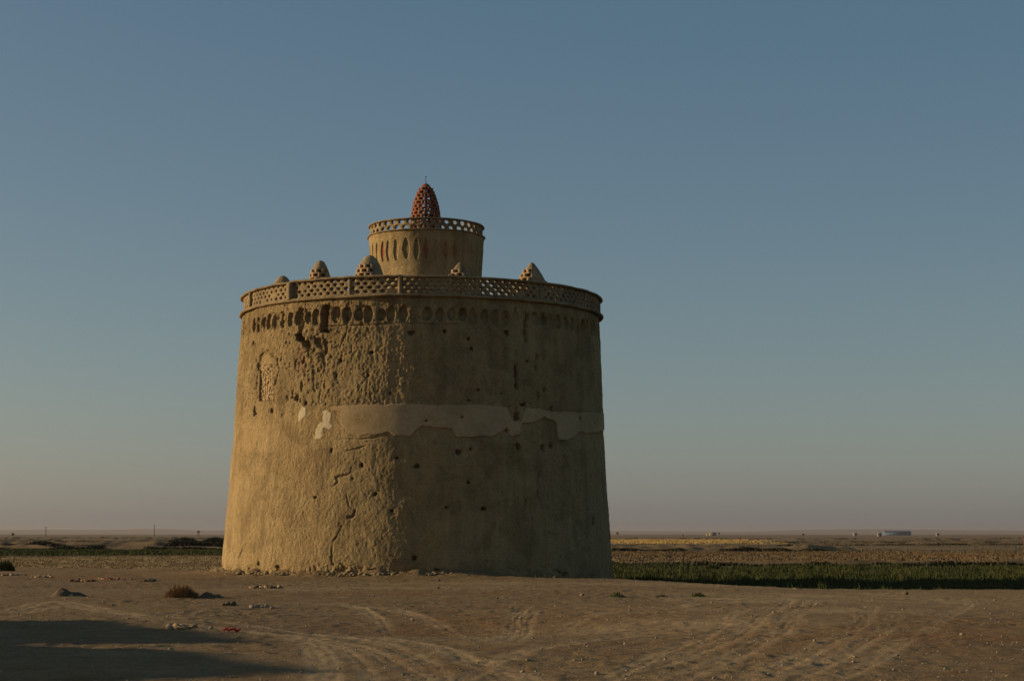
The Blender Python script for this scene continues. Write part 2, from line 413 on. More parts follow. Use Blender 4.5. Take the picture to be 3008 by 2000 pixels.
del X, Y, Z, attr

# banks of earth between the fields
def bank(y0, x0, x1, hgt, wdt, seed):
    nx_ = int((x1-x0)/.45); q = np.linspace(-2.2, 2.2, 17); xs = np.linspace(x0, x1, nx_)
    Xb, Qb = np.meshgrid(xs, q); yy = y0+2.0*noise(Xb*.03, 0*Xb, 0, seed)+1.0*noise(Xb*.2, 0*Xb, 0, seed+3); Yb = yy+Qb*wdt
    m = sstep(x0, x0+2.5, Xb)*(1-sstep(x1-2.5, x1, Xb))
    Hb = m*hgt*(.72+.35*noise(Xb*.14, 0*Xb, 0, seed+1)+.22*noise(Xb*.7, 0*Xb, 0, seed+2))*np.exp(-Qb**2*(1+.3*(Qb < 0)))
    Hb = Hb*(1+.25*fbm(Xb*1.3, Yb*1.6, 0, seed+6, 3))
    a = np.zeros(Xb.shape+(4,)); a[..., 3] = 1
    o = mesh_obj('earth_bank', np.stack([Xb, Yb, terrain(Xb, Yb)+Hb-.05], -1), grid_faces(nx_, 17), M['ground'], smooth=True, attrs={'zone': a})
    tag(o, kind='structure')
for b_ in [(222, 11.5, 43, .75, .9, 41), (262, 13, 34, .6, 1.0, 43), (310, 40, 120, .45, 1.2, 44), (238, -62, -27, .8, 1.8, 47), (262, -46, -10, .8, 1.6, 51), (330, -150, -20, .9, 2, 54), (121.5, 3, 60, .42, .6, 57),
           (420, 60, 200, .5, 2, 61), (370, 30, 60, .4, 2, 62), (150, 22, 70, .16, .7, 65), (620, -200, 300, .8, 3, 71), (208, -60, -12, .5, .9, 73), (90.5, -24, -12, .16, .4, 75), (480, -160, -20, .8, 3, 77)]: bank(*b_)

def gz(x, y): return float(terrain(np.array([x]), np.array([y]))[0])

# ------------------------------------------------------------------ the pigeon tower
tower = empty('pigeon_tower', (0, 0, 0))
tag(tower, 'tall round mud-plastered pigeon tower with two lattice parapets and small perforated domes', 'tower')
YC = 77.0
PZ = np.array([-.9, -.2, 0, .35, 1.4, 3.37, 5.37, 7.9, 9.92, 10.6])
PR = np.array([8.35, 8.17, 8.13, 8.07, 7.99, 7.84, 7.72, 7.605, 7.513, 7.47])
def body_R(z): return np.interp(z, PZ, PR)
def body_C(z): return np.interp(z, [0, 10.6], [-3.93, -3.80])

def ray(px, py):
    x = (px-1504)/FPX; u = -(py-1000)/FPX
    return np.array([x, math.cos(TILT)-u*math.sin(TILT), math.sin(TILT)+u*math.cos(TILT)])
def surf(px, py, Rf=None, Cf=None):
    """angle round the wall (0 = facing the yard, + to the right) and height of a photo point"""
    Rf = Rf or body_R; Cf = Cf or body_C
    d = ray(px, py); z = 5.0
    for _ in range(12):
        cx, R = float(Cf(z)), float(Rf(z))
        A = d[0]**2+d[1]**2; B = -2*(cx*d[0]+YC*d[1]); C = cx*cx+YC*YC-R*R
        q = B*B-4*A*C
        t = (-B-math.sqrt(max(q, 0)))/(2*A); z = EYE+d[2]*t
    X, Y = d[0]*t, d[1]*t
    return math.atan2(X-cx, -(Y-YC)), z

def inpoly(S, Zz, poly):
    ins = np.zeros(S.shape, bool); P = poly; k = len(P)
    for i in range(k):
        x0, y0 = P[i]; x1, y1 = P[(i+1) % k]
        c = ((y0 > Zz) != (y1 > Zz)) & (S < (x1-x0)*(Zz-y0)/((y1-y0) if y1 != y0 else 1e-9)+x0)
        ins ^= c
    return ins
def poly_sd(S, Zz, poly):
    ins = inpoly(S, Zz, poly); d, _, _ = seg_dist(S, Zz, list(poly)+[poly[0]])
    return np.where(ins, d, -d)

RB = 7.75     # nominal radius for arc length
def sp(pts): return [(a*RB, z) for a, z in (surf(*p) for p in pts)]

def ang_axis(n_front, n_back, lim):
    return np.concatenate([np.linspace(-lim, lim, n_front), np.linspace(lim, 2*math.pi-lim, n_back)[1:-1]])

th = ang_axis(1150, 180, R_(97)); zz = np.concatenate([np.linspace(-.9, 0, 16), np.linspace(0, 10.6, 520)[1:]])
A, Zg = np.meshgrid(th, zz); S = A*RB
Sx = np.sin(A)*RB; Sy = -np.cos(A)*RB       # seamless noise domain
F3 = lambda f, seed, o=4, g=.5, fz=None: fbm(Sx*f, Sy*f, Zg*(fz or f)+50, seed, o, g)
disp = np.zeros(A.shape); paint = np.zeros(A.shape+(4,)); rough = np.full(A.shape, .45)
warp = .06*F3(3, 400, 3)+.035*F3(11, 405, 2)
Sw = S+warp; Zw = Zg+.06*F3(3, 430, 3)
front = np.abs(A) < R_(96)
band = sp([(960, 1196), (1010, 1190), (1090, 1188), (1240, 1188), (1400, 1190), (1490, 1196), (1497, 1215), (1508, 1235), (1530, 1240), (1538, 1215), (1545, 1197), (1600, 1204), (1640, 1210), (1700, 1212), (1772, 1214),
           (1778, 1262), (1735, 1272), (1700, 1270), (1665, 1296), (1640, 1290), (1635, 1240), (1600, 1225), (1570, 1240), (1535, 1243), (1528, 1275), (1505, 1285), (1480, 1262), (1450, 1280), (1340, 1283), (1330, 1260), (1240, 1250), (1225, 1262), (1200, 1280), (1160, 1280), (1140, 1268), (1110, 1275), (1060, 1280), (1020, 1268), (985, 1225)])
bsd = poly_sd(Sw, Zw, band)
hole_in_band = sp([(1030, 1228), (1075, 1208), (1100, 1220), (1085, 1245), (1040, 1250), (1020, 1262), (1005, 1245)])
hb = poly_sd(Sw, Zw, hole_in_band)
bandm = sstep(-.012, .012, bsd)*(1-.45*sstep(-.15, .15, hb))*sstep(.25, .45, (A-R_(-33))/R_(24)+.55*F3(2.2, 404, 4)+.12)
zb_top = surf(1240, 1188)[1]; zb_bot = surf(1240, 1280)[1]
lf = 1-sstep(R_(-36), R_(-27), A+.06*noise(Sx*2, Sy*2, Zg*2, 402)); upper = sstep(zb_top-.05-1.3*lf, zb_top+.02+.6*lf, Zg+.3*lf*F3(1.5, 403, 3)); lower = 1-sstep(zb_bot-.5, zb_bot-.2, Zg+.25*F3(.8, 470, 3))
midz = 1-upper-lower*(1-upper)
# broad unevenness of a hand-built wall
disp += .055*F3(.35, 500, 3)+.030*F3(.95, 510, 3)*(1-.6*bandm)
disp += .035*fbm(Sx*3.2, Sy*3.2, Zg*.55, 515, 3, .6)*sstep(R_(-62), R_(-45), A)*(.35+.65*upper)*(1-.8*bandm)*(1-.5*sstep(R_(0), R_(15), A))
# eroded upper wall: pitted, flaking coat
er = np.clip(.70+.7*F3(.55, 520, 3), .4, 1)
rightfade = (1-.55*sstep(R_(4), R_(25), A))*(1-.45*np.exp(-((A-R_(-6))/R_(16))**2))
pits = fbm(Sx*4.2, Sy*4.2, Zg*4.2+9, 530, 4, .65); flake = fbm(Sx*1.9, Sy*1.9, Zg*2.4+9, 540, 3, .6)
up = upper*er*rightfade
disp += up*(.024*pits-.045*np.clip(-flake-.12, 0, 1))
disp -= up*.045*sstep(.30, .55, fbm(Sx*6, Sy*6, Zg*6+3, 550, 2))
TF = 1-.5*np.exp(-((A-R_(-6))/R_(16))**2)
disp += TF*(1-upper)*(1-bandm)*.014*fbm(Sx*8, Sy*8, Zg*7, 560, 3, .75)+TF*(1-upper)*(1-bandm)*.013*noise(Sx*15, Sy*15, Zg*12, 564)
disp += TF*upper*(.022*fbm(Sx*8, Sy*8, Zg*8, 561, 3, .8)+.034*noise(Sx*15, Sy*15, Zg*13, 562)*np.clip(.6+F3(1.2, 563, 2), .2, 1))*(1-.4*sstep(R_(5), R_(20), A))
disp += lower*.010*fbm(Sx*9, Sy*9, Zg*5, 565, 3, .65)
rough = np.where(True, .45+.5*up+.10*lower, 0)
leftpl = (1-sstep(R_(-40), R_(-33), A))*upper
disp -= up*0
# repaired band stands a little proud and smooth
disp = np.where(bandm > 0, disp*(1-.75*bandm)+.03*bandm, disp)
rough = rough*(1-bandm)+.08*bandm; paint[..., 0] = np.maximum(paint[..., 0], bandm*np.clip(.62+.35*F3(1.1, 415, 3)-.12*sstep(R_(48), R_(62), A), .30, .70))
disp -= .03*midz*sstep(R_(-14), R_(-8), A)*(bsd < 0)*sstep(-.6, -.02, bsd)
# pale cream patches
for poly in ([(875, 1238), (878, 1212), (888, 1192), (899, 1198), (897, 1222), (884, 1232)],
             [(946, 1208), (962, 1203), (973, 1213), (968, 1240), (978, 1250), (966, 1263), (952, 1255), (945, 1270), (942, 1290), (927, 1290), (928, 1265), (936, 1247), (949, 1238)]):
    sd = poly_sd(S+.9*warp, Zg+.05*F3(7, 408, 3), sp(poly)); m = sstep(-.02, .02, sd+.03*F3(12, 409, 2))
    paint[..., 0] = np.where(m > .5, 1.0, paint[..., 0]); rough = rough*(1-m*.8); disp += .02*m-m*disp*.6
# deep washed-out holes
def pit(poly, depth, soft=.05, ww=2.2):
    global disp
    sd = poly_sd(S+ww*warp, Zg+ww*.04*F3(4, 610, 2), sp(poly)); m = sstep(-.02, soft, sd); disp = disp-depth*m
pit([(868, 982), (888, 980), (898, 996), (914, 1000), (913, 1022), (908, 1048), (902, 1030), (885, 1008), (872, 1002)], .5)
pit([(945, 896), (966, 896), (964, 935), (966, 978), (935, 976), (947, 950), (945, 920)], .45)
pit([(927, 992), (941, 990), (945, 1022), (930, 1024)], .16)
pit([(950, 1000), (960, 992), (962, 1040), (950, 1045)], .12)
pit([(880, 905), (890, 905), (890, 975), (880, 975)], .14)
def gully(pts, wpx, depth, mod=0, seed=0, smooth=True):
    global disp
    q = sp(smooth_path(pts, 4) if smooth else pts); wd = wpx*.0141
    xs = [p[0] for p in q]; ys = [p[1] for p in q]
    m = (S > min(xs)-.5) & (S < max(xs)+.5) & (Zg > min(ys)-.5) & (Zg < max(ys)+.5)
    d, al, _ = seg_dist(Sw[m], Zg[m], q)
    k = np.clip(1-.45*mod+1.5*mod*noise(al*3.3+seed*7, al*0, 0, 620+seed)+.4*mod*noise(al*9, al*0, 0, 640), 0, 1.6)
    ww = wd*(1+.5*noise(al*3, al*0+seed, 0, 650))
    disp[m] -= depth*k*np.exp(-(d/ww)**2)
gully([(884, 905), (884, 950), (886, 985)], 4, .18, .5, 1)
gully([(908, 1045), (902, 1070), (890, 1095), (887, 1150)], 2.4, .06, .7, 2)
gully([(925, 1045), (935, 1038), (944, 1042)], 2, .07, 0, 3)
gully([(944, 1040), (952, 1068), (950, 1100), (942, 1140), (938, 1185)], 3.0, .07, .5, 4)
gully([(925, 1060), (920, 1100), (925, 1150)], 2, .03, .5, 5)
gully([(1015, 930), (1020, 965), (1008, 1000), (995, 1030)], 2, .05, .5, 6)
gully([(1080, 960), (1085, 1060), (1090, 1180)], 2, .025, .9, 7)
gully([(1516, 905), (1513, 980), (1516, 1060), (1518, 1150), (1519, 1232)], 4.0, .24, 1.3, 8)
gully([(1552, 925), (1545, 975), (1548, 1000)], 5, .16, .8, 9)
gully([(1578, 1045), (1574, 1085)], 4, .15, .4, 10)
gully([(1580, 1120), (1583, 1190)], 4, .10, .7, 11)
gully([(1495, 920), (1492, 990)], 3, .10, .9, 12)
gully([(758, 1085), (762, 1052), (782, 1030), (800, 1040), (815, 1052)], 3.0, .10, .5, 13)
gully([(758, 1085), (754, 1120), (757, 1170)], 2.5, .05, .6, 31)
gully([(806, 1176), (815, 1185)], 3, .08, .2, 32)
gully([(815, 1052), (818, 1090), (808, 1130)], 3.0, .09, .9, 14)
gully([(1588, 1385), (1580, 1430), (1582, 1460), (1596, 1495)], 3, .09, .6, 15)
gully([(1700, 1355), (1703, 1400), (1708, 1470)], 3, .08, .8, 16)
gully([(1658, 1338), (1670, 1372)], 2.5, .06, .6, 17)
gully([(1546, 1465), (1543, 1492)], 3, .09, .3, 18)
gully([(982, 1668), (974, 1620), (985, 1580), (1003, 1545)], 2.2, .055, .6, 19)
gully([(1022, 1520), (1035, 1515), (1042, 1498)], 3.0, .15, .2, 20)
gully([(1018, 1448), (1024, 1480), (1032, 1492)], 1.4, .03, .4, 21)
gully([(978, 1428), (990, 1415), (992, 1400), (1030, 1390), (1033, 1372)], 2.2, .07, .6, 22)
gully([(1000, 1402), (1020, 1396)], 1.6, .05, .2, 23)
gully([(890, 1505), (896, 1530)], 1.5, .04, .2, 24)
gully([(1010, 1325), (1045, 1318), (1080, 1308)], 2.5, .05, .6, 25)
gully([(985, 1288), (1050, 1290), (1120, 1282)], 2, .04, .7, 26)
gully([(1500, 1640), (1505, 1600)], 2, .04, .4, 27)
gully([(700, 1640), (712, 1612), (722, 1600)], 2, .05, .4, 28)
gully([(640, 1500), (690, 1300)], .1, .0, 0, 29)
# ledge line under the frieze
gully([(960, 958), (1050, 955), (1150, 951), (1250, 951), (1350, 952)], 1.8, .05, .8, 30)
# putlog holes
for (px, py, r, asp) in [(742, 1008, 4, 1.3), (755, 1078, 6, 1.2), (747, 1208, 6, 1.8), (798, 1207, 5, 1.3), (887, 1063, 4.5, 1), (870, 1168, 6, 1.1), (897, 1182, 4, 1), (1205, 978, 6, .9), (1303, 973, 7, 1), (1385, 1023, 5, 1),
                         (1491, 977, 7, 1.2), (1405, 1145, 4, 1), (1517, 1090, 5, 2), (1515, 1132, 4, 1.4), (1521, 1222, 7, 1), (1540, 1188, 7, .7), (1620, 1198, 6, .8), (1487, 1264, 6, 1), (1523, 1312, 7, 1.5), (1597, 1315, 6, 1.6), (1620, 1312, 5, 1),
                         (1342, 1326, 8, 1.1), (1382, 1318, 4, 1), (972, 1322, 4, 1.8), (1222, 1368, 5, .9), (924, 1461, 5, .8), (1100, 1452, 5, .9), (1376, 1418, 4, 1), (1420, 1494, 5, .8), (1745, 1530, 5, 1.6), (1703, 1232, 5, 1.2),
                         (1375, 995, 4, 1), (1378, 1175, 4, .8), (1150, 1500, 3.5, 1.1), (1090, 1035, 4, 1.3), (1078, 1100, 4, 1.4), (985, 1105, 4, 1), (1000, 1060, 4, 1), (1145, 1155, 4, 1), (1356, 1225, 3, 1), (1250, 1235, 3, 1), (1165, 1345, 3.5, 1), (1060, 1365, 4, 1.3),
                         (1035, 1405, 3, 1), (755, 1655, 4, .8), (812, 1662, 5, .7), (1285, 1675, 6, .9), (1548, 1060, 4, 1), (1600, 1145, 4, 1), (1470, 1155, 3, 1), (1310, 1490, 6, .5), (1215, 1640, 5, 1), (1225, 1680, 8, .9)]:
    a0, z0 = surf(px, py); s0 = a0*RB; r = r*.0135/max(math.cos(a0), .35)**.5
    m = (np.abs(S-s0) < 1) & (np.abs(Zg-z0) < 1)
    dd = np.hypot((Sw[m]-s0-.02), (Zg[m]-z0)/asp)/r*(1+.55*noise(S[m]*9+px, Zg[m]*9, 0, 411))
    disp[m] -= .24*(1-sstep(.55, 1.15, dd))
    disp[m] -= .03*np.exp(-(dd/2.2)**2)
# exposed brick below the left hole
bsd2 = poly_sd(Sw, Zw, sp([(878, 1015), (895, 1035), (905, 1060), (898, 1080), (893, 1090), (868, 1095), (866, 1070), (872, 1050)])); m = sstep(-.05, .05, bsd2)
course = (np.mod(Zg, .075) < .02) | (np.mod(S+np.floor(Zg/.075) % 2*.12, .24) < .025)
disp -= m*(.03+.015*course); paint[..., 1] = np.maximum(paint[..., 1], m*.7)
# frieze of pointed niches below the ledge
NP = R_(3.42); fz = 9.93
k = np.round((A-R_(1.1))/NP); kr = _h((k+500).astype(np.int64), k.astype(np.int64)*0, k.astype(np.int64)*0, 5); kr2 = _h((k+500).astype(np.int64), k.astype(np.int64)*0+3, k.astype(np.int64)*0, 6)
da = (A-R_(1.1)-k*NP)*RB+.045*kr2
dz = (Zg-fz-.05*kr)/(.28+.05*kr2)
prof = np.clip(1-np.abs(dz), 0, 1)**.45
wn = .195*prof**.7*(1+.12*kr)
nich = sstep(-.02, .05, wn-np.abs(da+.05*warp))*(np.abs(dz) < 1)
decay = np.clip(.95+.5*kr, .5, 1.1)*np.clip(.9+1.0*F3(2.5, 705, 2), .45, 1)*np.where(A < R_(-63), .35, 1)*(1+.25*sstep(R_(0), R_(10), A))
disp -= .17*nich*decay
disp -= .07*(np.abs(Zg-fz) < .36)*sstep(.1, .5, fbm(Sx*3.5, Sy*3.5, Zg*3.5, 700, 3))*(1-.4*sstep(R_(5), R_(15), A))
paint[..., 1] = np.maximum(paint[..., 1], .5*(np.abs(Zg-fz) < .5)*sstep(.05, .45, fbm(Sx*1.5, Sy*1.5, Zg*1.5, 720, 3))*(1-sstep(R_(-8), R_(0), A)))
# shaggy eroded foot
foot = 1-sstep(.0, .55, Zg+.25*F3(1.2, 740, 3))
foot = foot*(1-.25*sstep(R_(0), R_(15), A))
disp += foot*(.17*fbm(Sx*5, Sy*5, Zg*2.5, 750, 4, .65)-.07)
disp -= foot*.14*sstep(.15, .5, fbm(Sx*2.5, Sy*2.5, Zg*4, 760, 3))
rough = np.maximum(rough, foot*.9)
# window recess of the walled-up opening
wnd = sp([(762, 1072), (803, 1070), (802, 1160), (800, 1176), (763, 1178), (764, 1120)])
wsd = poly_sd(S+.3*warp, Zg, wnd); disp = disp-np.where(wsd > -.02, sstep(-.02, .02, wsd), 0)*.15
ARCH = sp([(764, 1070), (768, 1048), (782, 1038), (798, 1048), (803, 1070)])
asd = poly_sd(S, Zg, ARCH); m = sstep(-.02, .02, asd); disp = disp*(1-.6*m)-.03*m; rough = rough*(1-.3*m)
paint[..., 3] = np.clip(rough, 0, 1)
disp = np.where(front, disp, disp*.3)
Rw = body_R(Zg)+disp; Cx = body_C(Zg)
V = np.stack([Cx+Rw*np.sin(A), YC-Rw*np.cos(A), Zg], -1)
wall = mesh_obj('outer_wall', V, grid_faces(len(th), len(zz), True), M['mud'], tower, True, {'paint': paint})
wall_V = None; del V

# stones that wall up the opening
mb = MB(); a0 = min(p[0] for p in wnd)/RB; a1 = max(p[0] for p in wnd)/RB; z0 = min(p[1] for p in wnd); z1 = max(p[1] for p in wnd)
def on_wall(a, z, off=0):
    r = float(body_R(z))+off; return np.array([float(body_C(z))+r*math.sin(a), YC-r*math.cos(a), z])
def ax_at(a):   # rows: tangent, inward, up
    return np.array([[math.cos(a), math.sin(a), 0], [-math.sin(a), math.cos(a), 0], [0, 0, 1]])
z = z0+.03; row = 0
while z < z1-.03:
    hgt = rng.uniform(.07, .10); a = a0+rng.uniform(0, .01)
    tilt_rows = row > 3 and row % 5 != 0
    while a < a1-.004:
        wd = rng.uniform(.10, .2)/RB
        if rng.random() > .02:
            c = on_wall(min(a+wd/2, a1-.002), z+hgt/2, -.16+rng.uniform(-.02, .02))
            ty = rng.uniform(-.25, .25) if tilt_rows else rng.uniform(-.08, .08)
            rot = np.array([[math.cos(ty), 0, math.sin(ty)], [0, 1, 0], [-math.sin(ty), 0, math.cos(ty)]])
            mb.box(c, (wd*RB*.98, .2, hgt*.97), ax=rot @ ax_at(a), jit=.12)
        a += wd
    z += hgt; row += 1
o = mb.build('stone_infill', M['pale_stone'], wall)
o['label'] = 'pale stones walling up the old arched opening'

# ledge ring, parapet rail: hand-shaped mud rolls
def ring(name, Rr, z0, cx, rx, rz_, mat, parent, amp=.02, seed=0, nseg=420, lift=None, sag=None):
    t = np.linspace(0, 2*math.pi, nseg, endpoint=False)-math.pi; q = np.linspace(0, 2*math.pi, 10, endpoint=False)
    T, Q = np.meshgrid(t, q, indexing='ij')
    nx, ny = np.sin(T)*Rr, np.cos(T)*Rr
    dr = amp*fbm(nx*1.2, ny*1.2, seed+1.5, seed, 3)+amp*.7*fbm(nx*5, ny*5, Q*.8+2, seed+3, 2)
    dz = amp*1.1*fbm(nx*.8, ny*.8, seed+7.5, seed+5, 3)
    if lift is not None: dz = dz+lift(T)
    rad = 1+.18*fbm(nx*3, ny*3, Q+3, seed+9, 2)
    r = Rr+dr+rx*np.cos(Q)*rad; z = z0+dz+rz_*np.sin(Q)*rad
    V = np.stack([cx+r*np.sin(T), YC-r*np.cos(T), z], -1)
    # index = i*10+j ; close both
    I, J = np.meshgrid(np.arange(nseg), np.arange(10), indexing='ij'); I2 = (I+1) % nseg; J2 = (J+1) % 10
    F = np.stack([I*10+J, I2*10+J, I2*10+J2, I*10+J2], -1).reshape(-1, 4)
    return mesh_obj(name, V, F, mat, parent, True)

# honeycomb lattice panel: clay cells with open holes
def lattice(fmap, s0, s1, z0, z1, P, Q, thick, hole=lambda i, j, s, z: .62, seed=0, K=12):
    """fmap(s, z, depth) -> xyz arrays; rows staggered"""
    r = np.random.default_rng(seed); mb = MB()
    ni = max(1, int(round((s1-s0)/P))); P = (s1-s0)/ni; nj = max(1, int(round((z1-z0)/Q))); Q = (z1-z0)/nj
    b, a_ = Q*2/3, Q/3
    hexv = np.array([(0, -b), (P/2, -a_), (P/2, a_), (0, b), (-P/2, a_), (-P/2, -a_)])
    out = []
    for i in range(6):
        out += [hexv[i], (hexv[i]+hexv[(i+1) % 6])/2]
    out = np.array(out)
    ang = np.arctan2(out[:, 1], out[:, 0])
    for j in range(nj):
        zc = z0+(j+.5)*Q; off = .5*P if j % 2 else 0
        for i in range(-1 if off else 0, ni):
            sc = s0+(i+.5)*P+off
            lo, hi = s0, s1
            hs = hole(i, j, sc, zc)
            po = out+np.array([sc, zc]); po[:, 0] = np.clip(po[:, 0], lo, hi); po[:, 1] = np.clip(po[:, 1], z0-.02, z1+.02)
            cs, cz = sc+r.normal(0, .03*P), zc+r.normal(0, .03*Q)
            edge = sc-P*.3 < lo or sc+P*.3 > hi
            if hs > 0 and not edge:
                hs = hs*(1+r.uniform(-.2, .12))
                ri = np.stack([np.cos(ang)*P*.5*hs*.92, np.sin(ang)*Q*.5*hs*1.25], -1)*(1+r.uniform(-.1, .1, (K, 1)))+np.array([cs, cz])
                pf = np.concatenate([po, ri]); fr = fmap(pf[:, 0], pf[:, 1], 0.0+0*pf[:, 0]); bk = fmap(pf[:, 0], pf[:, 1], thick+0*pf[:, 0])
                V = np.concatenate([fr, bk]); i0 = np.arange(K); i1 = (i0+1) % K
                F = np.concatenate([np.stack([i0, i1, K+i1, K+i0], -1), np.stack([2*K+i1, 2*K+i0, 3*K+i0, 3*K+i1], -1), np.stack([K+i0, K+i1, 3*K+i1, 3*K+i0], -1)])
                mb.add(V, F)
            else:
                c = np.array([[np.clip(sc, lo, hi), zc]]); pf = np.concatenate([po, c])
                fr = fmap(pf[:, 0], pf[:, 1], 0*pf[:, 0]); bk = fmap(pf[:, 0], pf[:, 1], thick+0*pf[:, 0])
                V = np.concatenate([fr, bk]); i0 = np.arange(K); i1 = (i0+1) % K
                F = np.concatenate([np.stack([i0, i1, 0*i0+K], -1), np.stack([K+1+i1, K+1+i0, 0*i0+2*K+1], -1)])
                mb.add(V, F)
    return mb

parapet = empty('parapet', (0, 0, 0)); parapet.parent = tower
parapet['label'] = 'lower ring parapet of clay honeycomb lattice'
ring('ledge', 7.56, 10.64, -3.79, .085, .065, M['trim'], parapet, .03, 11)
step = lambda T: .045*sstep(R_(-41), R_(-39), T)-.03*sstep(R_(-4), R_(-2), T)
ring('rail', 7.50, 11.345, -3.79, .105, .05, M['trim'], parapet, .03, 21, lift=step)
# wall core behind the ledge
ROOFZ = 10.62
posts = [-64.6, -40.4, -19, -3.6, 19, 41, 64, 86, 109, 132, 155, 178, 201, 224, 247, 271]
CXP = -3.79
def pmap(s, z, d):
    # panels bulge slightly between posts
    r = 7.47-d; return np.stack([CXP+r*np.sin(s), YC-r*np.cos(s), z], -1)
for k in range(len(posts)):
    d0, d1 = posts[k], posts[(k+1) % len(posts)]
    if d1 <= d0: d1 += 360
    pb = lattice(pmap, R_(d0), R_(d1), 10.58, 11.36, .31/7.47, .158, .25, seed=k, hole=lambda i, j, s, z: (.68 if (i*7+j*13+k*5) % 17 else .0))
    pb.build('lattice_panel', M['trim'], parapet)
    a = R_(d0); mb = MB(); wv = .28 if k == 1 else (.17 if k in (0, 3) else .12)
    pr = .11 if k == 1 else (.05 if k in (0, 3) else .005)
    ax = ax_at(a); c = np.array([CXP+(7.40+pr/2)*math.sin(a), YC-(7.40+pr/2)*math.cos(a), 11.0])
    # rounded pilaster, subdivided so its faces can be uneven
    q = np.linspace(-1, 1, 9); zs = np.linspace(10.68, 11.34, 8)
    prof = [(-wv/2*1.05, .16)]+[(wv/2*t, -(.11+pr)*(1-.35*t**4)) for t in q]+[(wv/2*1.05, .16)]
    pts = []
    for zc in zs:
        for (u, v_) in prof:
            jj = .012*float(noise(u*9+k*3, zc*7, v_*5+.3, 33))
            pts.append(np.array([u+jj, v_+jj, 0]) @ ax+np.array([c[0], c[1], zc]))
    mb.add(np.array(pts), grid_faces(len(prof), len(zs)))
    mb.build('post', M['trim'], parapet, True)
# inner face of wall top & roof deck (gently domed)
t = np.linspace(0, 2*math.pi, 120, endpoint=False); rr = np.array([7.48, 7.2, 5.5, 4, 2.6, 1.2, .02])
T, RR = np.meshgrid(t, rr); ZZ = ROOFZ-.02+.10*(1-(RR/7.5)**2)+.02*noise(np.sin(T)*RR, np.cos(T)*RR, 0, 61)
mesh_obj('roof', np.stack([CXP+RR*np.sin(T), YC-RR*np.cos(T), ZZ], -1), grid_faces(120, len(rr), True), M['roof'], tower, True)

# ------------------------------------------------------------------ upper drum
DX = -3.625
drum = empty('upper_drum', (0, 0, 0)); drum.parent = tower; drum['label'] = 'upper drum with red painted pointed niches'
th2 = ang_axis(520, 90, R_(100)); z2 = np.linspace(10.55, 14.02, 190)
A, Zg = np.meshgrid(th2, z2); RD = np.interp(Zg, [10.5, 12.6, 13.84, 14.02], [2.36, 2.365, 2.415, 2.44])
Sx, Sy = np.sin(A)*2.4, -np.cos(A)*2.4
disp = .03*fbm(Sx*.8, Sy*.8, Zg*.8, 800, 3)+.010*fbm(Sx*6, Sy*6, Zg*6, 810, 3, .6)
paint = np.zeros(A.shape+(4,))
nangs = [-88, -77, -67, -57, -46.8, -39.0, -29.2, -17.8, -7, 2.5, 12, 22, 32, 43, 54, 65, 77, 88]
reds = {-46.8: 1.0, 2.5: .9, 12: .45, 22: .9, 32: .8, 43: .45, -29.2: .15, 54: .5}
for q in nangs:
    d = (A-R_(q))*2.4; w_ = .115 if q != -17.8 else .17
    dzn = (Zg-(13.22 if q != -17.8 else 13.26))/.44
    wn = w_*np.clip(1-np.abs(dzn), 0, 1)**.5
    m = sstep(-.015, .03, wn-np.abs(d+.02*fbm(Sx*3, Sy*3, Zg*3, 820, 2)))*(np.abs(dzn) < 1)
    dep = .055 if q < 0 else .03
    disp = disp-dep*m; paint[..., 2] = np.maximum(paint[..., 2], m*reds.get(q, 0)*(.7+.3*noise(Sx*8, Sy*8, Zg*8, 4)))
smear = reds and np.exp(-((Zg-13.3)/.28)**2)*sstep(R_(0), R_(5), A)*(1-sstep(R_(48), R_(60), A))*sstep(-.1, .4, fbm(Sx*2.2, Sy*2.2, Zg*2, 830, 3))
paint[..., 2] = np.maximum(paint[..., 2], .35*smear)
paint[..., 3] = .35+.1*fbm(Sx, Sy, Zg, 850, 2)
Rw = RD+disp
mesh_obj('drum_wall', np.stack([DX+Rw*np.sin(A), YC-Rw*np.cos(A), Zg], -1), grid_faces(len(th2), len(z2), True), M['mud'], drum, True, {'paint': paint})
ring('drum_ledge', 2.45, 14.045, DX, .06, .035, M['trim'], drum, .02, 31, 200)
ring('drum_rail', 2.40, 14.50, DX, .07, .035, M['trim'], drum, .02, 41, 200)
def dmap(s, z, d):
    r = 2.385-d; return np.stack([DX+r*np.sin(s), YC-r*np.cos(s), z], -1)
pb = lattice(dmap, -math.pi, math.pi, 14.03, 14.50, R_(9.2), .235, .11, seed=88, hole=lambda i, j, s, z: .66)
pb.build('drum_lattice', M['trim'], drum)
t = np.linspace(0, 2*math.pi, 60, endpoint=False); rr = np.array([2.43, 2.2, 1.2, .02]); T, RR = np.meshgrid(t, rr)
mesh_obj('drum_roof', np.stack([DX+RR*np.sin(T), YC-RR*np.cos(T), 14.0+.03*(2.4-RR)], -1), grid_faces(60, 4, True), M['roof'], drum, True)

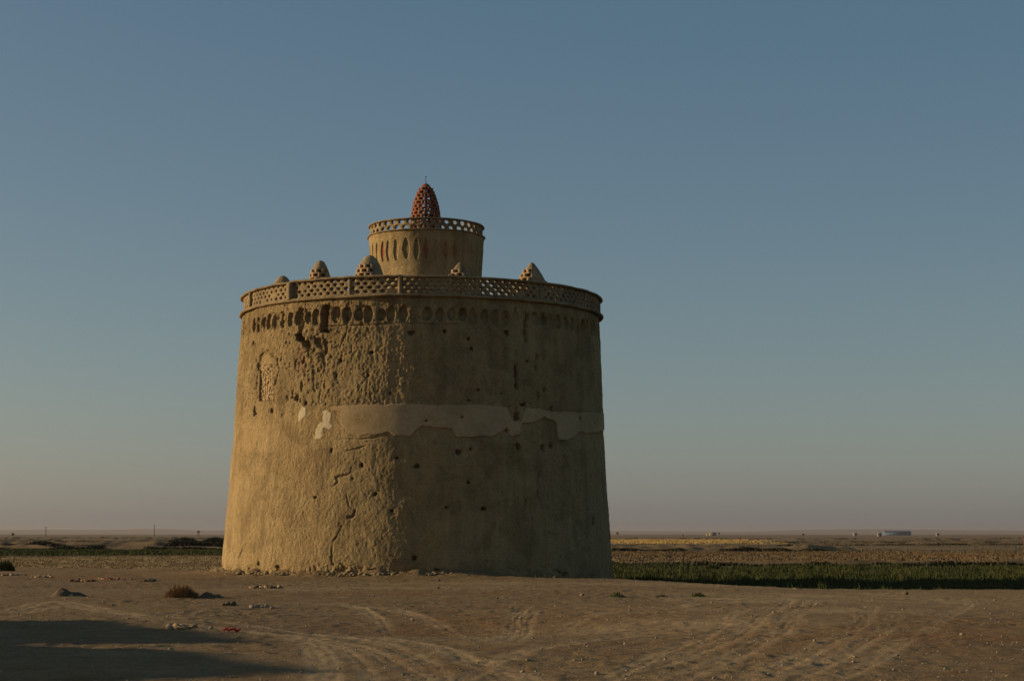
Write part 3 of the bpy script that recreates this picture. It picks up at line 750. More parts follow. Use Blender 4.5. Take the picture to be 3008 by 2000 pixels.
# ------------------------------------------------------------------ domes
def brick_dome(name, cx, cy, zb, H, Rb, mat_b, mat_c, split, label, pw=2.0, n0=20, arc=None, capjit=.02, hole_every=2, seed=0, squash=1.0, squash_a=0, ch=.17, ex=.62, frame=True):
    """courses of bricks laid with gaps up to the height split*H, smooth mud cap above; arc = angles (deg) left open-work"""
    r = np.random.default_rng(seed); d = empty(name, (0, 0, 0)); d.parent = tower; d['label'] = label
    prof = lambda u: Rb*np.clip(1-np.clip(u, 0, 1)**pw, 0, 1)**ex
    ca, sa = math.cos(squash_a), math.sin(squash_a)
    def place(P):
        x, y = P[..., 0], P[..., 1]; u = x*ca+y*sa; v = (-x*sa+y*ca)*squash
        return np.stack([cx+u*ca-v*sa, cy+u*sa+v*ca, P[..., 2]+zb], -1)
    mb = MB(); nc = int(split*H/ch); ch = split*H/nc
    full = MB()
    for c in range(nc):
        u = (c+.5)*ch/H; rc = float(prof(u)); nb = max(6, int(round(n0*rc/Rb)))
        thin = c % 2 == 1
        for b in range(nb):
            a = 2*math.pi*(b+(.5 if (c//1) % 2 else 0))/nb+r.normal(0, .03)
            bw = 2*math.pi*rc/nb
            if arc is not None:
                da = (math.degrees(a)+180) % 360-180
                solid = not (arc[0] < da < arc[1])
            else: solid = False
            ww = bw*(1.06 if solid else r.uniform(.46, .60))
            axm = ax_at(a)
            P0 = MB(); P0.box((rc*math.sin(a)*1.0, -rc*math.cos(a), (c+.5)*ch), (ww*(.85 if frame else 1.12), .12 if frame else .2, ch*(1.03 if solid else 1.0)), ax=axm, jit=0 if solid else .06)
            V = np.concatenate(P0.v)
            if not solid or arc is None: mb.add(place(V), P0.f[4][0])
        if frame:
            tq = np.linspace(0, 2*math.pi, 40, endpoint=False)
            if arc is not None: tq = np.linspace(R_(arc[0]), R_(arc[1]), 26)
            cl = arc is None; zb_ = c*ch+.0; jt = .008*noise(tq*4, tq*0+c, 0, seed+60)
            rings = []
            for (dr_, dz_) in ((.075, 0), (.07, ch*.26), (-.07, ch*.26), (-.07, 0)):
                rr_ = float(prof(((c+.2)*ch)/H))+dr_+jt; rings.append(place(np.stack([rr_*np.sin(tq), -rr_*np.cos(tq), zb_+dz_+jt], -1)))
            rings.append(rings[0]); mb.add(np.concatenate(rings), grid_faces(len(tq), 5, cl))
    mb.build('brick_lattice', mat_b, d)
    # mud shell: cap above the courses and, where the dome is closed, down to its foot
    def shell(a0, a1, u0, nm, lip=.03):
        nt_ = max(8, int(48*(a1-a0)/(2*math.pi))); full_ = a1-a0 > 6.28
        tt = np.linspace(a0, a1, nt_, endpoint=not full_); uu = 1-(1-u0)*(1-np.linspace(0, 1, 18))**1.6
        T, U = np.meshgrid(tt, uu); rr = prof(U)+.045*(1-.3*U)
        rr = rr*(1-sstep(.97, 1, U)*.99)
        rr = rr+capjit*fbm(np.sin(T)*2*Rb*2+3, np.cos(T)*Rb*4, U*H*2+1, seed+5, 3)*(1-sstep(.9, 1, U))
        Vo = place(np.stack([rr*np.sin(T), -rr*np.cos(T), U*H+0*T], -1)); ri = np.clip(rr-.13, 0.001, None)
        Vi = place(np.stack([ri*np.sin(T), -ri*np.cos(T), U*H-.03+0*T], -1))
        n_ = Vo.shape[1]; m_ = Vo.shape[0]; F = grid_faces(n_, m_, full_); off = n_*m_
        V = np.concatenate([Vo.reshape(-1, 3), Vi.reshape(-1, 3)])
        k = np.arange(n_ if full_ else n_-1); k2 = (k+1) % n_
        Fs = [F, (F+off)[:, ::-1], np.stack([k2, k, off+k, off+k2], -1)]
        if not full_:
            j = np.arange(m_-1)
            Fs += [np.stack([j*n_, (j+1)*n_, off+(j+1)*n_, off+j*n_], -1), np.stack([(j+1)*n_+n_-1, j*n_+n_-1, off+j*n_+n_-1, off+(j+1)*n_+n_-1], -1)]
        return mesh_obj(nm, V, np.concatenate(Fs), mat_c, d, True)
    shell(0, 2*math.pi, split*.985, 'mud_cap')
    if arc is not None:
        shell(R_(arc[1]), R_(arc[0]+360), 0.0, 'mud_shell')
    return d

top = brick_dome('brick_cupola', -3.66, YC, 14.05, 2.38, .62, M['red_brick'], M['red_brick'], .90, 'tall pointed red brick lattice cupola on the drum', pw=2.3, ex=.70, n0=15, seed=3, capjit=.01, ch=.15)
mb = MB(); tt = np.linspace(0, 2*math.pi, 8, endpoint=False)
def tube(mb, pts, r, k=7):
    pts = np.array(pts, float); n_ = len(pts); Vs = []
    for i in range(n_):
        d = pts[min(i+1, n_-1)]-pts[max(i-1, 0)]; d = d/np.linalg.norm(d); u = np.cross(d, [0.31, .2, .9]); 
        if np.linalg.norm(u) < .1: u = np.cross(d, [1, 0, 0])
        u /= np.linalg.norm(u); v = np.cross(d, u); ri = r[i] if hasattr(r, '__len__') else r
        q = np.linspace(0, 2*math.pi, k, endpoint=False); Vs.append(pts[i]+ri*(np.cos(q)[:, None]*u+np.sin(q)[:, None]*v))
    mb.add(np.concatenate(Vs), grid_faces(k, n_, True))
tube(mb, [(-3.66, YC, 16.30), (-3.665, YC, 16.5), (-3.672, YC, 16.70)], .011)
tube(mb, [(-3.672, YC, 16.67), (-3.63, YC, 16.70), (-3.60, YC, 16.685)], .010)
mb.build('finial', M['iron'], top)

def at_ring(px, depth_front, z):  # helper: x for a photo column at a given distance in front of the axis
    d = ray(px, 780); return d[0]/d[1]*(YC-depth_front)
DB = ROOFZ+.02
brick_dome('roof_dome', at_ring(1086, 5.2, 0), YC-5.2, DB, 12.55-DB, .60, M['tan_brick'], M['dome'], .77, 'large round-topped dome left of the drum, half open-work, half smooth', pw=2.6, n0=14, arc=(-110, 18), seed=5)
brick_dome('roof_dome', at_ring(941, 4.2, 0), YC-4.2, DB, 12.49-DB, .48, M['tan_brick'], M['dome'], .78, 'second roof dome from the left, slim with see-through holes', pw=2.4, n0=12, arc=(-120, 60), seed=6)
brick_dome('roof_dome', at_ring(831, 1.6, 0), YC-1.6, DB, 12.24-DB, .60, M['tan_brick'], M['dome'], .45, 'low smooth roof dome at the far left', pw=2.0, n0=12, seed=7)
brick_dome('roof_dome', at_ring(1352, 5.2, 0), YC-5.2, DB, 12.27-DB, .95, M['tan_brick'], M['dome'], .80, 'pointed roof dome standing before the shaded drum', pw=1.0, ex=.85, n0=20, arc=(-115, 20), seed=8, squash=.8)
brick_dome('roof_dome', at_ring(1562, 3.8, 0), YC-3.8, DB, 12.47-DB, 1.0, M['tan_brick'], M['dome'], .82, 'pointed roof dome right of the drum', pw=1.1, ex=.85, n0=22, arc=(-120, -5), seed=9)
brick_dome('roof_dome', at_ring(1590, 2.0, 0), YC-2.0, DB, 12.02-DB, .62, M['tan_brick'], M['dome'], .40, 'low rounded roof dome at the far right behind the pointed one', pw=2.2, n0=11, seed=10)

# ------------------------------------------------------------------ stones, bricks, rubble
def ico(sub=2):
    import bmesh
    bm = bmesh.new(); bmesh.ops.create_icosphere(bm, subdivisions=sub, radius=1)
    V = np.array([v.co[:] for v in bm.verts]); F = np.array([[v.index for v in f.verts] for f in bm.faces]); bm.free(); return V, F
ICO2 = ico(2); ICO3 = ico(3); ICO1 = ico(1)
def stone(name, px, py, wpx, label, cat='stone', mat='stone', flat=.65, group=None, seed=0, xy=None, size=None):
    x, y = xy or gp(px, py); s = size or wpx/FPX*y/2
    V, F = ICO3; r = 1+.28*fbm(V[:, 0]*1.3+seed, V[:, 1]*1.3, V[:, 2]*1.3+seed*3.1+.5, 900+seed, 3)
    V = V*r[:, None]*np.array([1, .85, flat])*s
    o = mesh_obj(name, V, F, M[mat], loc=(x, y, gz(x, y)+s*flat*.45)); o.rotation_euler = (0, 0, seed*1.7)
    return tag(o, label, cat, group)
stone('stone', 1753, 1976, 18, 'pale tan stone with a long shadow near the bottom edge, largest in the open yard', seed=1, flat=.8)
stone('stone', 1536, 1968, 14, 'whitish stone in the foreground, left of the largest pale tan stone', seed=2)
stone('stone', 2660, 1742, 22, 'dark clod lying alone on the dirt before the green crop at right', mat='dark_clod', seed=3, flat=.6)
stone('stone', 1720, 1894, 11, 'small stone above the large pale tan stone, midway up the open yard', seed=4)
stone('stone', 1083, 1789, 9, 'tiny pale stone on the wheel track below the middle of the tower', seed=5)
stone('stone', 1212, 1812, 12, 'whitish stone on the rim of the brown hollow below the tower', seed=6)
stone('stone', 1288, 1706, 12, 'dark stone lying just below the shaded foot of the tower, upper of two', mat='dark_clod', seed=7)
stone('stone', 1287, 1732, 11, 'dark stone below the shaded foot of the tower, lower of two', mat='dark_clod', seed=8)
stone('stone', 1461, 1757, 10, 'dark stone in mid yard right of the pair below the tower', mat='dark_clod', seed=9)
stone('stone', 1710, 1749, 15, 'brownish stone left of the green weed tuft', seed=10)
stone('stone', 1632, 1698, 14, 'dark clod against the base line at the right end of the tower', mat='dark_clod', seed=11)
stone('stone', 331, 1779, 11, 'small dark stone left of the dry bush', mat='dark_clod', seed=12)
stone('stone', 620, 1843, 14, 'pale stone just left of the red rag', seed=13, flat=.9)
stone('stone', 54, 1803, 9, 'white pebble at the far left above the big shadow', seed=14)
stone('stone', 498, 1878, 12, 'small stone between the two long shadows at left', seed=15)
stone('stone', 1565, 1866, 9, 'white chip of stone right of the short furrows', seed=16)
stone('stone', 2128, 1868, 10, 'pale stone among the diagonal ruts at right', seed=17)
stone('stone', 1955, 1937, 12, 'yellowish stone at the lower end of the diagonal ruts', seed=18)
stone('stone', 2490, 1868, 9, 'pale chip between the diagonal ruts at far right', seed=19)
stone('stone', 1850, 1797, 10, 'pale stone where a pale track crosses right of the hollow', seed=20)

# loose stones scattered over the yard: nothing tells one from the next
yr = np.random.default_rng(23); protos = []
for k in range(5):
    V, F = ICO2; r = 1+.3*fbm(V[:, 0]*1.2+k, V[:, 1]*1.2, V[:, 2]*1.2+k*3+.5, 950+k, 2)
    me = mesh_obj('loose_stone', V*r[:, None]*np.array([1, .8, .6]), F, M['stone' if k % 2 else 'tan_brick']); protos.append(me)
cnt = 0
while cnt < 80:
    px, py = yr.uniform(-20, 3030), 1995-250*yr.random()**1.0; x, y = gp(px, py)
    if y > 66 or (px < 1000 and py > 1820): continue
    o = protos[cnt] if cnt < 5 else protos[cnt % 5].copy()
    if cnt >= 5: col.objects.link(o)
    s = yr.uniform(.011, .025)*(1+.7*(y > 35)); o.scale = (s, s, s); o.location = (x, y, gz(x, y)+s*.3); o.rotation_euler = (0, 0, yr.uniform(0, 6))
    o.name = 'loose_stone'; tag(o, 'small loose stone lying on the bare earth of the yard', 'stone', 'small loose stones on the yard'); cnt += 1

# rows of broken bricks and clods at left
PIECES = {}
def rubble(name, px, py, wpx, n_, label, mats=('tan_brick', 'stone'), seed=0, cat=None):
    r = np.random.default_rng(seed+70); x, y = gp(px, py); W = wpx/FPX*y
    for k in range(n_):
        mt = mats[k % len(mats)]; brick = r.random() < .5 and mt != 'dark_clod'; v_ = int(r.integers(0, 3)); key = (mt, brick, v_)
        if key not in PIECES:
            if brick:
                b = MB(); b.box((0, 0, 0), (1, .6, .35), jit=.2); b.box((.35, .1, .05), (.45, .42, .3), .4, .2); V = np.concatenate(b.v); F = b.f[4]; o = mesh_obj('broken_brick', V, np.concatenate(F), M[mt])
            else:
                V, F = ICO2; q = 1+.4*fbm(V[:, 0]*1.4+v_*5, V[:, 1]*1.4, V[:, 2]*1.4+v_*3+.5, 990+v_, 3); o = mesh_obj('clod', V*q[:, None]*np.array([.55, .45, .32]), F, M[mt])
            PIECES[key] = o
        else: o = PIECES[key].copy(); col.objects.link(o)
        u = r.normal(0, W*.26); v = r.normal(0, .25); s_ = r.uniform(.07, .19)
        o.scale = (s_, s_, s_); o.location = (x+u, y+v, gz(x+u, y+v)+s_*.12); o.rotation_euler = (r.uniform(-.3, .3), r.uniform(-.4, .4), r.uniform(0, 6.2))
        tag(o, label, 'brick' if brick else 'clod', label.split(':')[0])
rubble('rubble_heap', 45, 1690, 95, 26, 'piece of rubble at the left frame edge below the field', seed=1)
rubble('rubble_heap', 125, 1697, 90, 22, 'pale lump in the cluster of broken bricks near the left edge', seed=2, mats=('pale_stone', 'tan_brick'))
rubble('rubble_heap', 235, 1708, 90, 26, 'reddish lump in the low line right of the pale brick cluster', seed=3, mats=('red_brick', 'tan_brick'))
rubble('rubble_heap', 320, 1703, 110, 32, 'lump in the longest row of brick rubble, between left edge and tower', seed=4, mats=('red_brick', 'pale_stone'))
rubble('rubble_heap', 432, 1707, 60, 14, 'dark clod at the right end of the brick rubble line', seed=5, mats=('dark_clod',))
rubble('rubble_heap', 790, 1727, 100, 30, 'crumbled lump lying before the lit foot of the tower', seed=6, mats=('tan_brick', 'dark_clod'))
rubble('rubble_heap', 765, 1787, 60, 12, 'pale lump below the crumbled heap before the lit tower foot', seed=7, mats=('stone',))
rubble('rubble_heap', 665, 1780, 40, 8, 'small clod between the dry bush and the pale lumps', seed=8, mats=('dark_clod',))
rubble('rubble_heap', 510, 1842, 80, 12, 'stray lump on the ground above the long shadow tip', seed=9, mats=('stone', 'tan_brick'))
rubble('rubble_heap', 500, 1671, 150, 44, 'dark clod on the far lip of the yard left of the tower', seed=10, mats=('dark_clod', 'tan_brick'))

# crumbled plaster along the foot of the lit wall
mb = MB(); r = np.random.default_rng(5)
for k in range(700):
    a = R_(r.uniform(-95, 8) if k % 4 else r.uniform(5, 80)); rad = 8.2+abs(r.normal(0, .22)); x = TX0+rad*math.sin(a); y = YC-rad*math.cos(a); s = r.uniform(.02, .10)*(1 if rad < 8.5 else .6)
    V, F = ICO1; q = 1+.35*noise(V[:, 0]*1.5+k, V[:, 1]*1.5, V[:, 2]*1.5+.5, k % 50)
    mb.add(V*q[:, None]*np.array([1.1, .9, .65])*s+np.array([x, y, gz(x, y)+.16*math.exp(-(rad-8.1)/.55)*(1 if x < -1 else 0)+s*.3]), F)
o = mb.build('crumbled_plaster', M['trim']); tag(o, 'crumbs of fallen mud plaster along the lit foot of the tower', 'debris', kind='stuff')

# fine gravel over the yard
mb = MB(); r = np.random.default_rng(6); V1, F1 = ICO1
xs = []; N = 6000
px = r.uniform(-60, 3070, N*2); py = 1700+330*r.random(N*2)
pts = [gp(a, b) for a, b in zip(px, py)]; pts = np.array([p for p in pts if p[1] < edge_y(p[0])-.5])[:N]
zs = terrain(pts[:, 0], pts[:, 1], True); sz = r.lognormal(-5.15, .45, len(pts))*(1+pts[:, 1]/60)
n_ = len(pts); rot = r.uniform(0, 6.28, n_); sh = r.uniform(.6, 1.3, (n_, 1, 3))
VV = V1[None]*sh*sz[:, None, None]*np.array([1.1, .9, .6]); c, s_ = np.cos(rot)[:, None], np.sin(rot)[:, None]
VV = np.stack([VV[..., 0]*c-VV[..., 1]*s_, VV[..., 0]*s_+VV[..., 1]*c, VV[..., 2]], -1)+np.stack([pts[:, 0], pts[:, 1], zs+sz*.25], -1)[:, None]
FF = (F1[None]+(np.arange(n_)*len(V1))[:, None, None]).reshape(-1, 3)
o = mesh_obj('gravel', VV.reshape(-1, 3), FF, M['stone']); tag(o, 'fine gravel and chips strewn over the yard', 'gravel', kind='stuff')

# dark heap of earth at left
def heap(name, px, py, wpx, hgt, mat, label, seed=0, cat='heap'):
    x, y = gp(px, py); Wd = wpx/FPX*y/2
    q = np.linspace(-1, 1, 60); U, Vv = np.meshgrid(q, q); rr = np.hypot(U, Vv)
    Z = hgt*(np.exp(-((U+.25)/.32)**2-(Vv/.55)**2)+.5*np.exp(-((U-.35)/.35)**2-(Vv/.5)**2))*(1+.35*fbm(U*3+seed, Vv*3, 0, 970+seed, 3))-.03*rr**2
    Z += .03*fbm(U*8, Vv*8, 0, 33+seed, 3)*(1-rr)
    X_ = U*Wd; Y_ = Vv*Wd*.7; base = gz(x, y)
    gg = terrain(X_+x, Y_+y)-base
    o = mesh_obj(name, np.stack([X_, Y_, Z+gg-.035*sstep(.7, 1, rr)], -1), grid_faces(60, 60), M[mat], loc=(x, y, base), smooth=True)
    return tag(o, label, cat)
heap('earth_heap', 200, 1752, 150, .20, 'dark_clod', 'low dark heap of earth on the bare ground at left')
heap('earth_heap', 620, 1757, 110, .14, 'dark_clod', 'small dark mound beside the dry bush', 3)

# ------------------------------------------------------------------ plants
def blades(P, H, Wd, nb, mat, name, seed=0, lean=.35, parent=None, loc=(0, 0, 0), spread=.03, curve=True):
    """clumps of leaf blades at the points P (n,3)"""
    r = np.random.default_rng(seed); n_ = len(P)*nb
    B = np.repeat(P, nb, 0)+np.concatenate([r.normal(0, spread, (n_, 2)), np.zeros((n_, 1))], 1)
    h_ = np.repeat(np.broadcast_to(H, (len(P),)), nb)*r.uniform(.55, 1.15, n_); an = r.uniform(0, 6.28, n_); ln = np.abs(r.normal(0, lean, n_))
    d = np.stack([np.cos(an), np.sin(an), 0*an], -1); sd = np.stack([-np.sin(an), np.cos(an), 0*an], -1); up = np.array([0, 0, 1.])
    w_ = (Wd*r.uniform(.6, 1.3, n_))[:, None]
    m_ = B+d*(h_*ln*.4)[:, None]+up*(h_*.6)[:, None]; t_ = B+d*(h_*ln*1.1)[:, None]+up*(h_*(1-.25*ln))[:, None]
    V = np.stack([B-sd*w_*.4, B+sd*w_*.4, m_+sd*w_*.6, m_-sd*w_*.6, t_], 1).reshape(-1, 3)
    k = np.arange(n_)*5
    return mesh_obj(name, V, [np.stack([k, k+1, k+2, k+3], -1), np.stack([k+3, k+2, k+4], -1)], mat, parent, loc=loc)

r = np.random.default_rng(11)
cx = r.uniform(-1, 60, 60000); cy = r.uniform(44, 122, 60000)
e_ = edge_y(cx); ok = (cy > e_+.9+.8*noise(cx*.6, cx*0, 0, 5)+.7*noise(cx*2.1, cx*0, 0, 25)) & (np.abs(cx/cy) < .42) & (np.hypot(cx-TX0, cy-YC) > 8.7)
ok &= (cy < 118+1.5*noise(cx*.3, cx*0, 0, 6))
dens = .62+.6*noise(cx*.35, cy*.18, 0, 7)
ok &= r.random(60000) < dens
cx, cy = cx[ok], cy[ok]; cz = terrain(cx, cy)
hh = .25+.12*noise(cx*.5, cy*.4, 0, 8)+.08*noise(cx*2, cy*1.5, 0, 28)+.22*(r.random(len(cx)) < .03)
o = blades(np.stack([cx, cy, cz-.02], -1), hh, .024, 8, M['crop'], 'crop', 12, .4, spread=.10)
tag(o, 'dense low green crop filling the field beyond the yard at right', 'crop', kind='stuff')
# low green crop at left of the tower
cx = r.uniform(-75, -10, 30000); cy = r.uniform(142, 205, 30000)
cz = terrain(cx, cy); ok = r.random(30000) < .8+.4*noise(cx*.2, cy*.05, 0, 210)
o = blades(np.stack([cx, cy, cz-.02], -1)[ok], .22, .05, 4, M['crop'], 'crop', 14, .4, spread=.12)
tag(o, 'strip of low green crop beyond the yard at left', 'crop', kind='stuff')
# stubble and scrub on the brown fields
cx = r.uniform(-140, 160, 60000); cy = 100+r.random(60000)**1.3*420
ok = (np.abs(cx/cy) < .36) & (noise(cx*.12, cy*.05, 0, 15)+.3*r.normal(size=60000) > .12) & ~((cx > -60) & (cx < -8) & (cy < 208)) & (np.hypot(cx-TX0, cy-YC) > 12)
cx, cy = cx[ok], cy[ok]
o = blades(np.stack([cx, cy, terrain(cx, cy)-.02], -1), .16+.14*r.random(len(cx))*(cy/200), .06, 5, M['scrub'], 'scrub', 16, .6, spread=.16)
tag(o, 'dry scrub and stubble scattered over the brown fields', 'scrub', kind='stuff')
# sparse stubble at left beyond the lip
cx = r.uniform(-45, -11, 9000); cy = r.uniform(88, 142, 9000)
o = blades(np.stack([cx, cy, terrain(cx, cy)-.02], -1), .10, .03, 4, M['stalk'], 'stubble', 17, .6, spread=.12)
tag(o, 'straw-coloured stubble between the yard and the green strip', 'stubble', kind='stuff')

cx = r.uniform(2, 95, 40000); cy = r.uniform(123, 218, 40000); ok = (np.abs(cx/cy) < .42) & (r.random(40000) < .6+.5*noise(cx*.1, cy*.1, 0, 19))
cx, cy = cx[ok], cy[ok]
o = blades(np.stack([cx, cy, terrain(cx, cy)-.02], -1), .20, .05, 4, M['stalk'], 'dry_stalks', 18, .5, spread=.15)
tag(o, 'rust-brown dry stalks covering the field beyond the green crop', 'dry stalks', kind='stuff')

cx = r.uniform(20, 130, 26000); cy = r.uniform(395, 640, 26000); ok = (cx/cy < .13+.02*noise(cy*.05, 0*cy, 0, 5)) & (cx > 24) & (r.random(26000) < 1.1-7*np.clip(cx/cy-.06, 0, 1))
cx, cy = cx[ok], cy[ok]
o = blades(np.stack([cx, cy, terrain(cx, cy)-.02], -1), .42, .10, 4, M['straw'], 'straw', 19, .4, spread=.3)
tag(o, 'bright yellow standing straw on the far field just right of the tower', 'straw', kind='stuff')
# scrub along the banks, coloured dark to stand in for their shaded faces
PB = []
for (y0, x0, x1, seed, hb_, nn) in [(220.5, 11.5, 42.5, 41, .5, 2600), (234.5, -64, -26, 47, 1.0, 4200), (258.5, -48, -9, 51, 1.15, 4600), (207, -62, -12, 73, .5, 1500), (121, 3, 60, 57, .35, 1200), (309, 40, 118, 44, .35, 900), (420, 60, 200, 61, .5, 900), (480, -160, -30, 77, .7, 1200), (700, -260, 300, 78, .8, 1600)]:
    q = r.uniform(x0, x1, nn); keep = noise(q*.18, 0*q, 0, seed+30) > -.6; q = q[keep]
    yq = y0+2.0*noise(q*.03, 0*q, 0, seed)+1.0*noise(q*.2, 0*q, 0, seed+3)+r.normal(0, .5, len(q))
    PB.append(np.stack([q, yq, terrain(q, yq)+.05, np.full(len(q), hb_)*(.6+.5*noise(q*.5, 0*q, 0, 3))], -1))
PB = np.concatenate(PB)
o = blades(PB[:, :3], PB[:, 3], .13, 6, M['bank_shade'], 'scrub', 20, .6, spread=.22)
tag(o, 'scrub along the banks between the fields, coloured dark to stand in for bank shade', 'scrub', kind='stuff')

def bush(name, px, py, wpx, hgt, nb, mat, label, seed=0, width=.012, cat='bush', lean=.7):
    x, y = gp(px, py); Wd = wpx/FPX*y/2; r = np.random.default_rng(seed+300)
    root = empty(name, (x, y, gz(x, y))); tag(root, label, cat)
    n_ = nb; rad = np.sqrt(r.random(n_))*Wd; an = r.uniform(0, 6.28, n_)
    P = np.stack([rad*np.cos(an), rad*np.sin(an)*.7, 0*rad], -1)
    P[:, 2] = terrain(P[:, 0]+x, P[:, 1]+y)-root.location.z-.01
    H = hgt*(1-.75*(rad/Wd)**2)*r.uniform(.6, 1.1, n_)
    blades(P, H, width, 6, M[mat], 'foliage', seed, lean, root, spread=.03)
    mb = MB()
    for k in range(14):
        a = r.uniform(0, 6.28); rr_ = Wd*r.uniform(.2, .6)
        tube(mb, [(0, 0, -.01), (rr_*.5*math.cos(a), rr_*.35*math.sin(a), hgt*.4), (rr_*math.cos(a), rr_*.7*math.sin(a), hgt*.75)], [.012, .008, .004], 5)
    mb.build('stem', M['wood'], root)
    return root
bush('dry_bush', 532, 1757, 95, .42, 420, 'dry', 'rust-brown dry bush on the bare ground left of the tower', 1, .010)
bush('weed_tuft', 1812, 1751, 42, .16, 70, 'weed', 'green weed tuft in the yard right of the tower, leftmost of three', 2, .014, 'weed')
bush('weed_tuft', 1945, 1751, 36, .09, 40, 'weed', 'faint flat weed tuft in the yard, middle of three', 3, .012, 'weed')
bush('weed_tuft', 2050, 1750, 46, .15, 70, 'weed', 'brightest green weed tuft in the yard, rightmost of three', 4, .014, 'weed')
bush('weed_tuft', 1182, 1693, 16, .42, 26, 'yweed', 'upright yellow-green weed growing against the foot of the tower', 5, .02, 'weed', .12)
for k, (px, py, wpx, hg, lab) in enumerate([(2170, 1722, 30, .5, 'tallest dark shrub clump in the crop, left one'), (2090, 1650, 60, 1.3, 'dark bush at the far edge of the green crop, left of two'), (2380, 1650, 30, 1.0, 'small dark bush at the far edge of the green crop, right of two'),
                                            (2850, 1652, 70, .9, 'dark bush at the far edge of the green crop near the right frame edge'), (12, 1676, 55, 1.3, 'dark bush at the left frame edge on the lip of the yard')]):
    if k == 0: continue
    bush('field_bush', px, py, wpx, hg*.45, 160, 'tree', lab, 20+k, .05)

# red rag
x, y = gp(680, 1850); q = np.linspace(-1, 1, 26); U, Vv = np.meshgrid(q, q[::2])
Zc = .035+.03*fbm(U*3, Vv*3, 0, 55, 3)+.02*np.sin(U*7); 
o = mesh_obj('rag', np.stack([U*.14+.02*Vv, Vv*.05, Zc], -1), grid_faces(26, 13), M['rag'], loc=(x, y, gz(x, y)+.01), smooth=True)
sm = o.modifiers.new('thick', 'SOLIDIFY'); sm.thickness = .006
tag(o, 'crumpled red rag on the dirt at lower left', 'rag')
# pale flat board at the crop's edge
x, y = gp(2345, 1725); mb = MB(); mb.box((0, 0, .03), (.30, .08, .02), .1, .05); o = mb.build('board', M['pale_stone'], loc=(x, y, gz(x, y)))
tag(o, 'short pale board lying at the edge of the green crop', 'board')

# brown post at the right frame edge
x, y = gp(3013, 1645); root = empty('wooden_post', (x, y, gz(x, y))); tag(root, 'dark wooden post cut by the right frame edge', 'post')
mb = MB(); tube(mb, [(0, 0, -.2), (.02, 0, .8), (-.02, .02, 1.6), (0, 0, 2.0)], [.13, .12, .10, .10], 10); mb.build('trunk', M['wood'], root)
mb = MB(); mb.box((0, 0, 2.0), (.24, .22, .10), .3, .1); mb.box((.03, 0, 1.35), (.30, .10, .16), .1, .1); mb.build('bracket', M['wood'], root)

# ------------------------------------------------------------------ unseen wall-shaped shadow caster added left of the frame, top derived from the yard shadow
WX = -17.0; tn = math.tan(R_(SUN_EL)); cb, sb = math.cos(R_(SUN_BACK)), math.sin(R_(SUN_BACK))
SE = [(-7.4, 34.6), (-7.2, 33.9), (-6.9, 33.0), (-6.0, 31.9), (-5.3, 31.0), (-4.8, 29.8), (-4.3, 28.7), (-3.85, 27.9), (-4.6, 27.6), (-6.6, 27.3), (-7.1, 26.9), (-6.4, 26.5), (-5.1, 26.1), (-4.2, 25.4), (-3.8, 24.5), (-3.2, 23.2), (-2.5, 22.3), (-2.0, 21.9), (-2.6, 21.6), (-3.6, 20.9), (-4.6, 20.3), (-5.5, 19.7)]  # wanted shadow outline on the ground; sets the unseen caster's top
wy, wh = [], []
for sx_, sy_ in SE:
    sx_ -= .62
    L = (sx_-WX)/cb; wy.append(sy_+L*sb); wh.append(L*tn)
order = np.argsort(wy); wy = np.array(wy)[order]; wh = np.array(wh)[order]
ys = np.linspace(wy[0]-1.2, wy[-1]+2.2, 420); hs = np.interp(ys, wy, wh)+.03*fbm(ys*1.5, ys*0, 0, 66, 3)
hs = hs*sstep(wy[0]-1.1, wy[0]-.2, ys)*(1-sstep(wy[-1]+.05, wy[-1]+.5, ys))+.15
zf = np.linspace(0, 1, 24); 
def side(off, sg):
    Yq, Zq = np.meshgrid(ys, zf); H_ = np.interp(Yq, ys, hs); Zz = -.3+(H_+.3)*Zq
    Xx = WX+off*(1.15-.75*Zq)+.05*fbm(Yq*1.3, Zz*1.3, 0, 68+sg, 4); return np.stack([Xx, Yq, Zz], -1)
Va = side(.32, 1).reshape(-1, 3); Vb = side(-.32, 2).reshape(-1, 3); Fa = grid_faces(420, 24); o_ = len(Va)
k = np.arange(419); tp = 23*420; j = np.arange(23)
Fs = np.concatenate([Fa, (Fa+o_)[:, ::-1], np.stack([tp+k, tp+k+1, o_+tp+k+1, o_+tp+k], -1), np.stack([j*420, (j+1)*420, o_+(j+1)*420, o_+j*420], -1), np.stack([j*420+419, o_+j*420+419, o_+(j+1)*420+419, (j+1)*420+419], -1)])
o = mesh_obj('shadow_caster', np.concatenate([Va, Vb]), Fs, M['dome'], smooth=True)
tag(o, 'unseen humped shadow caster added beside the yard, shaped like a mud wall', 'wall')

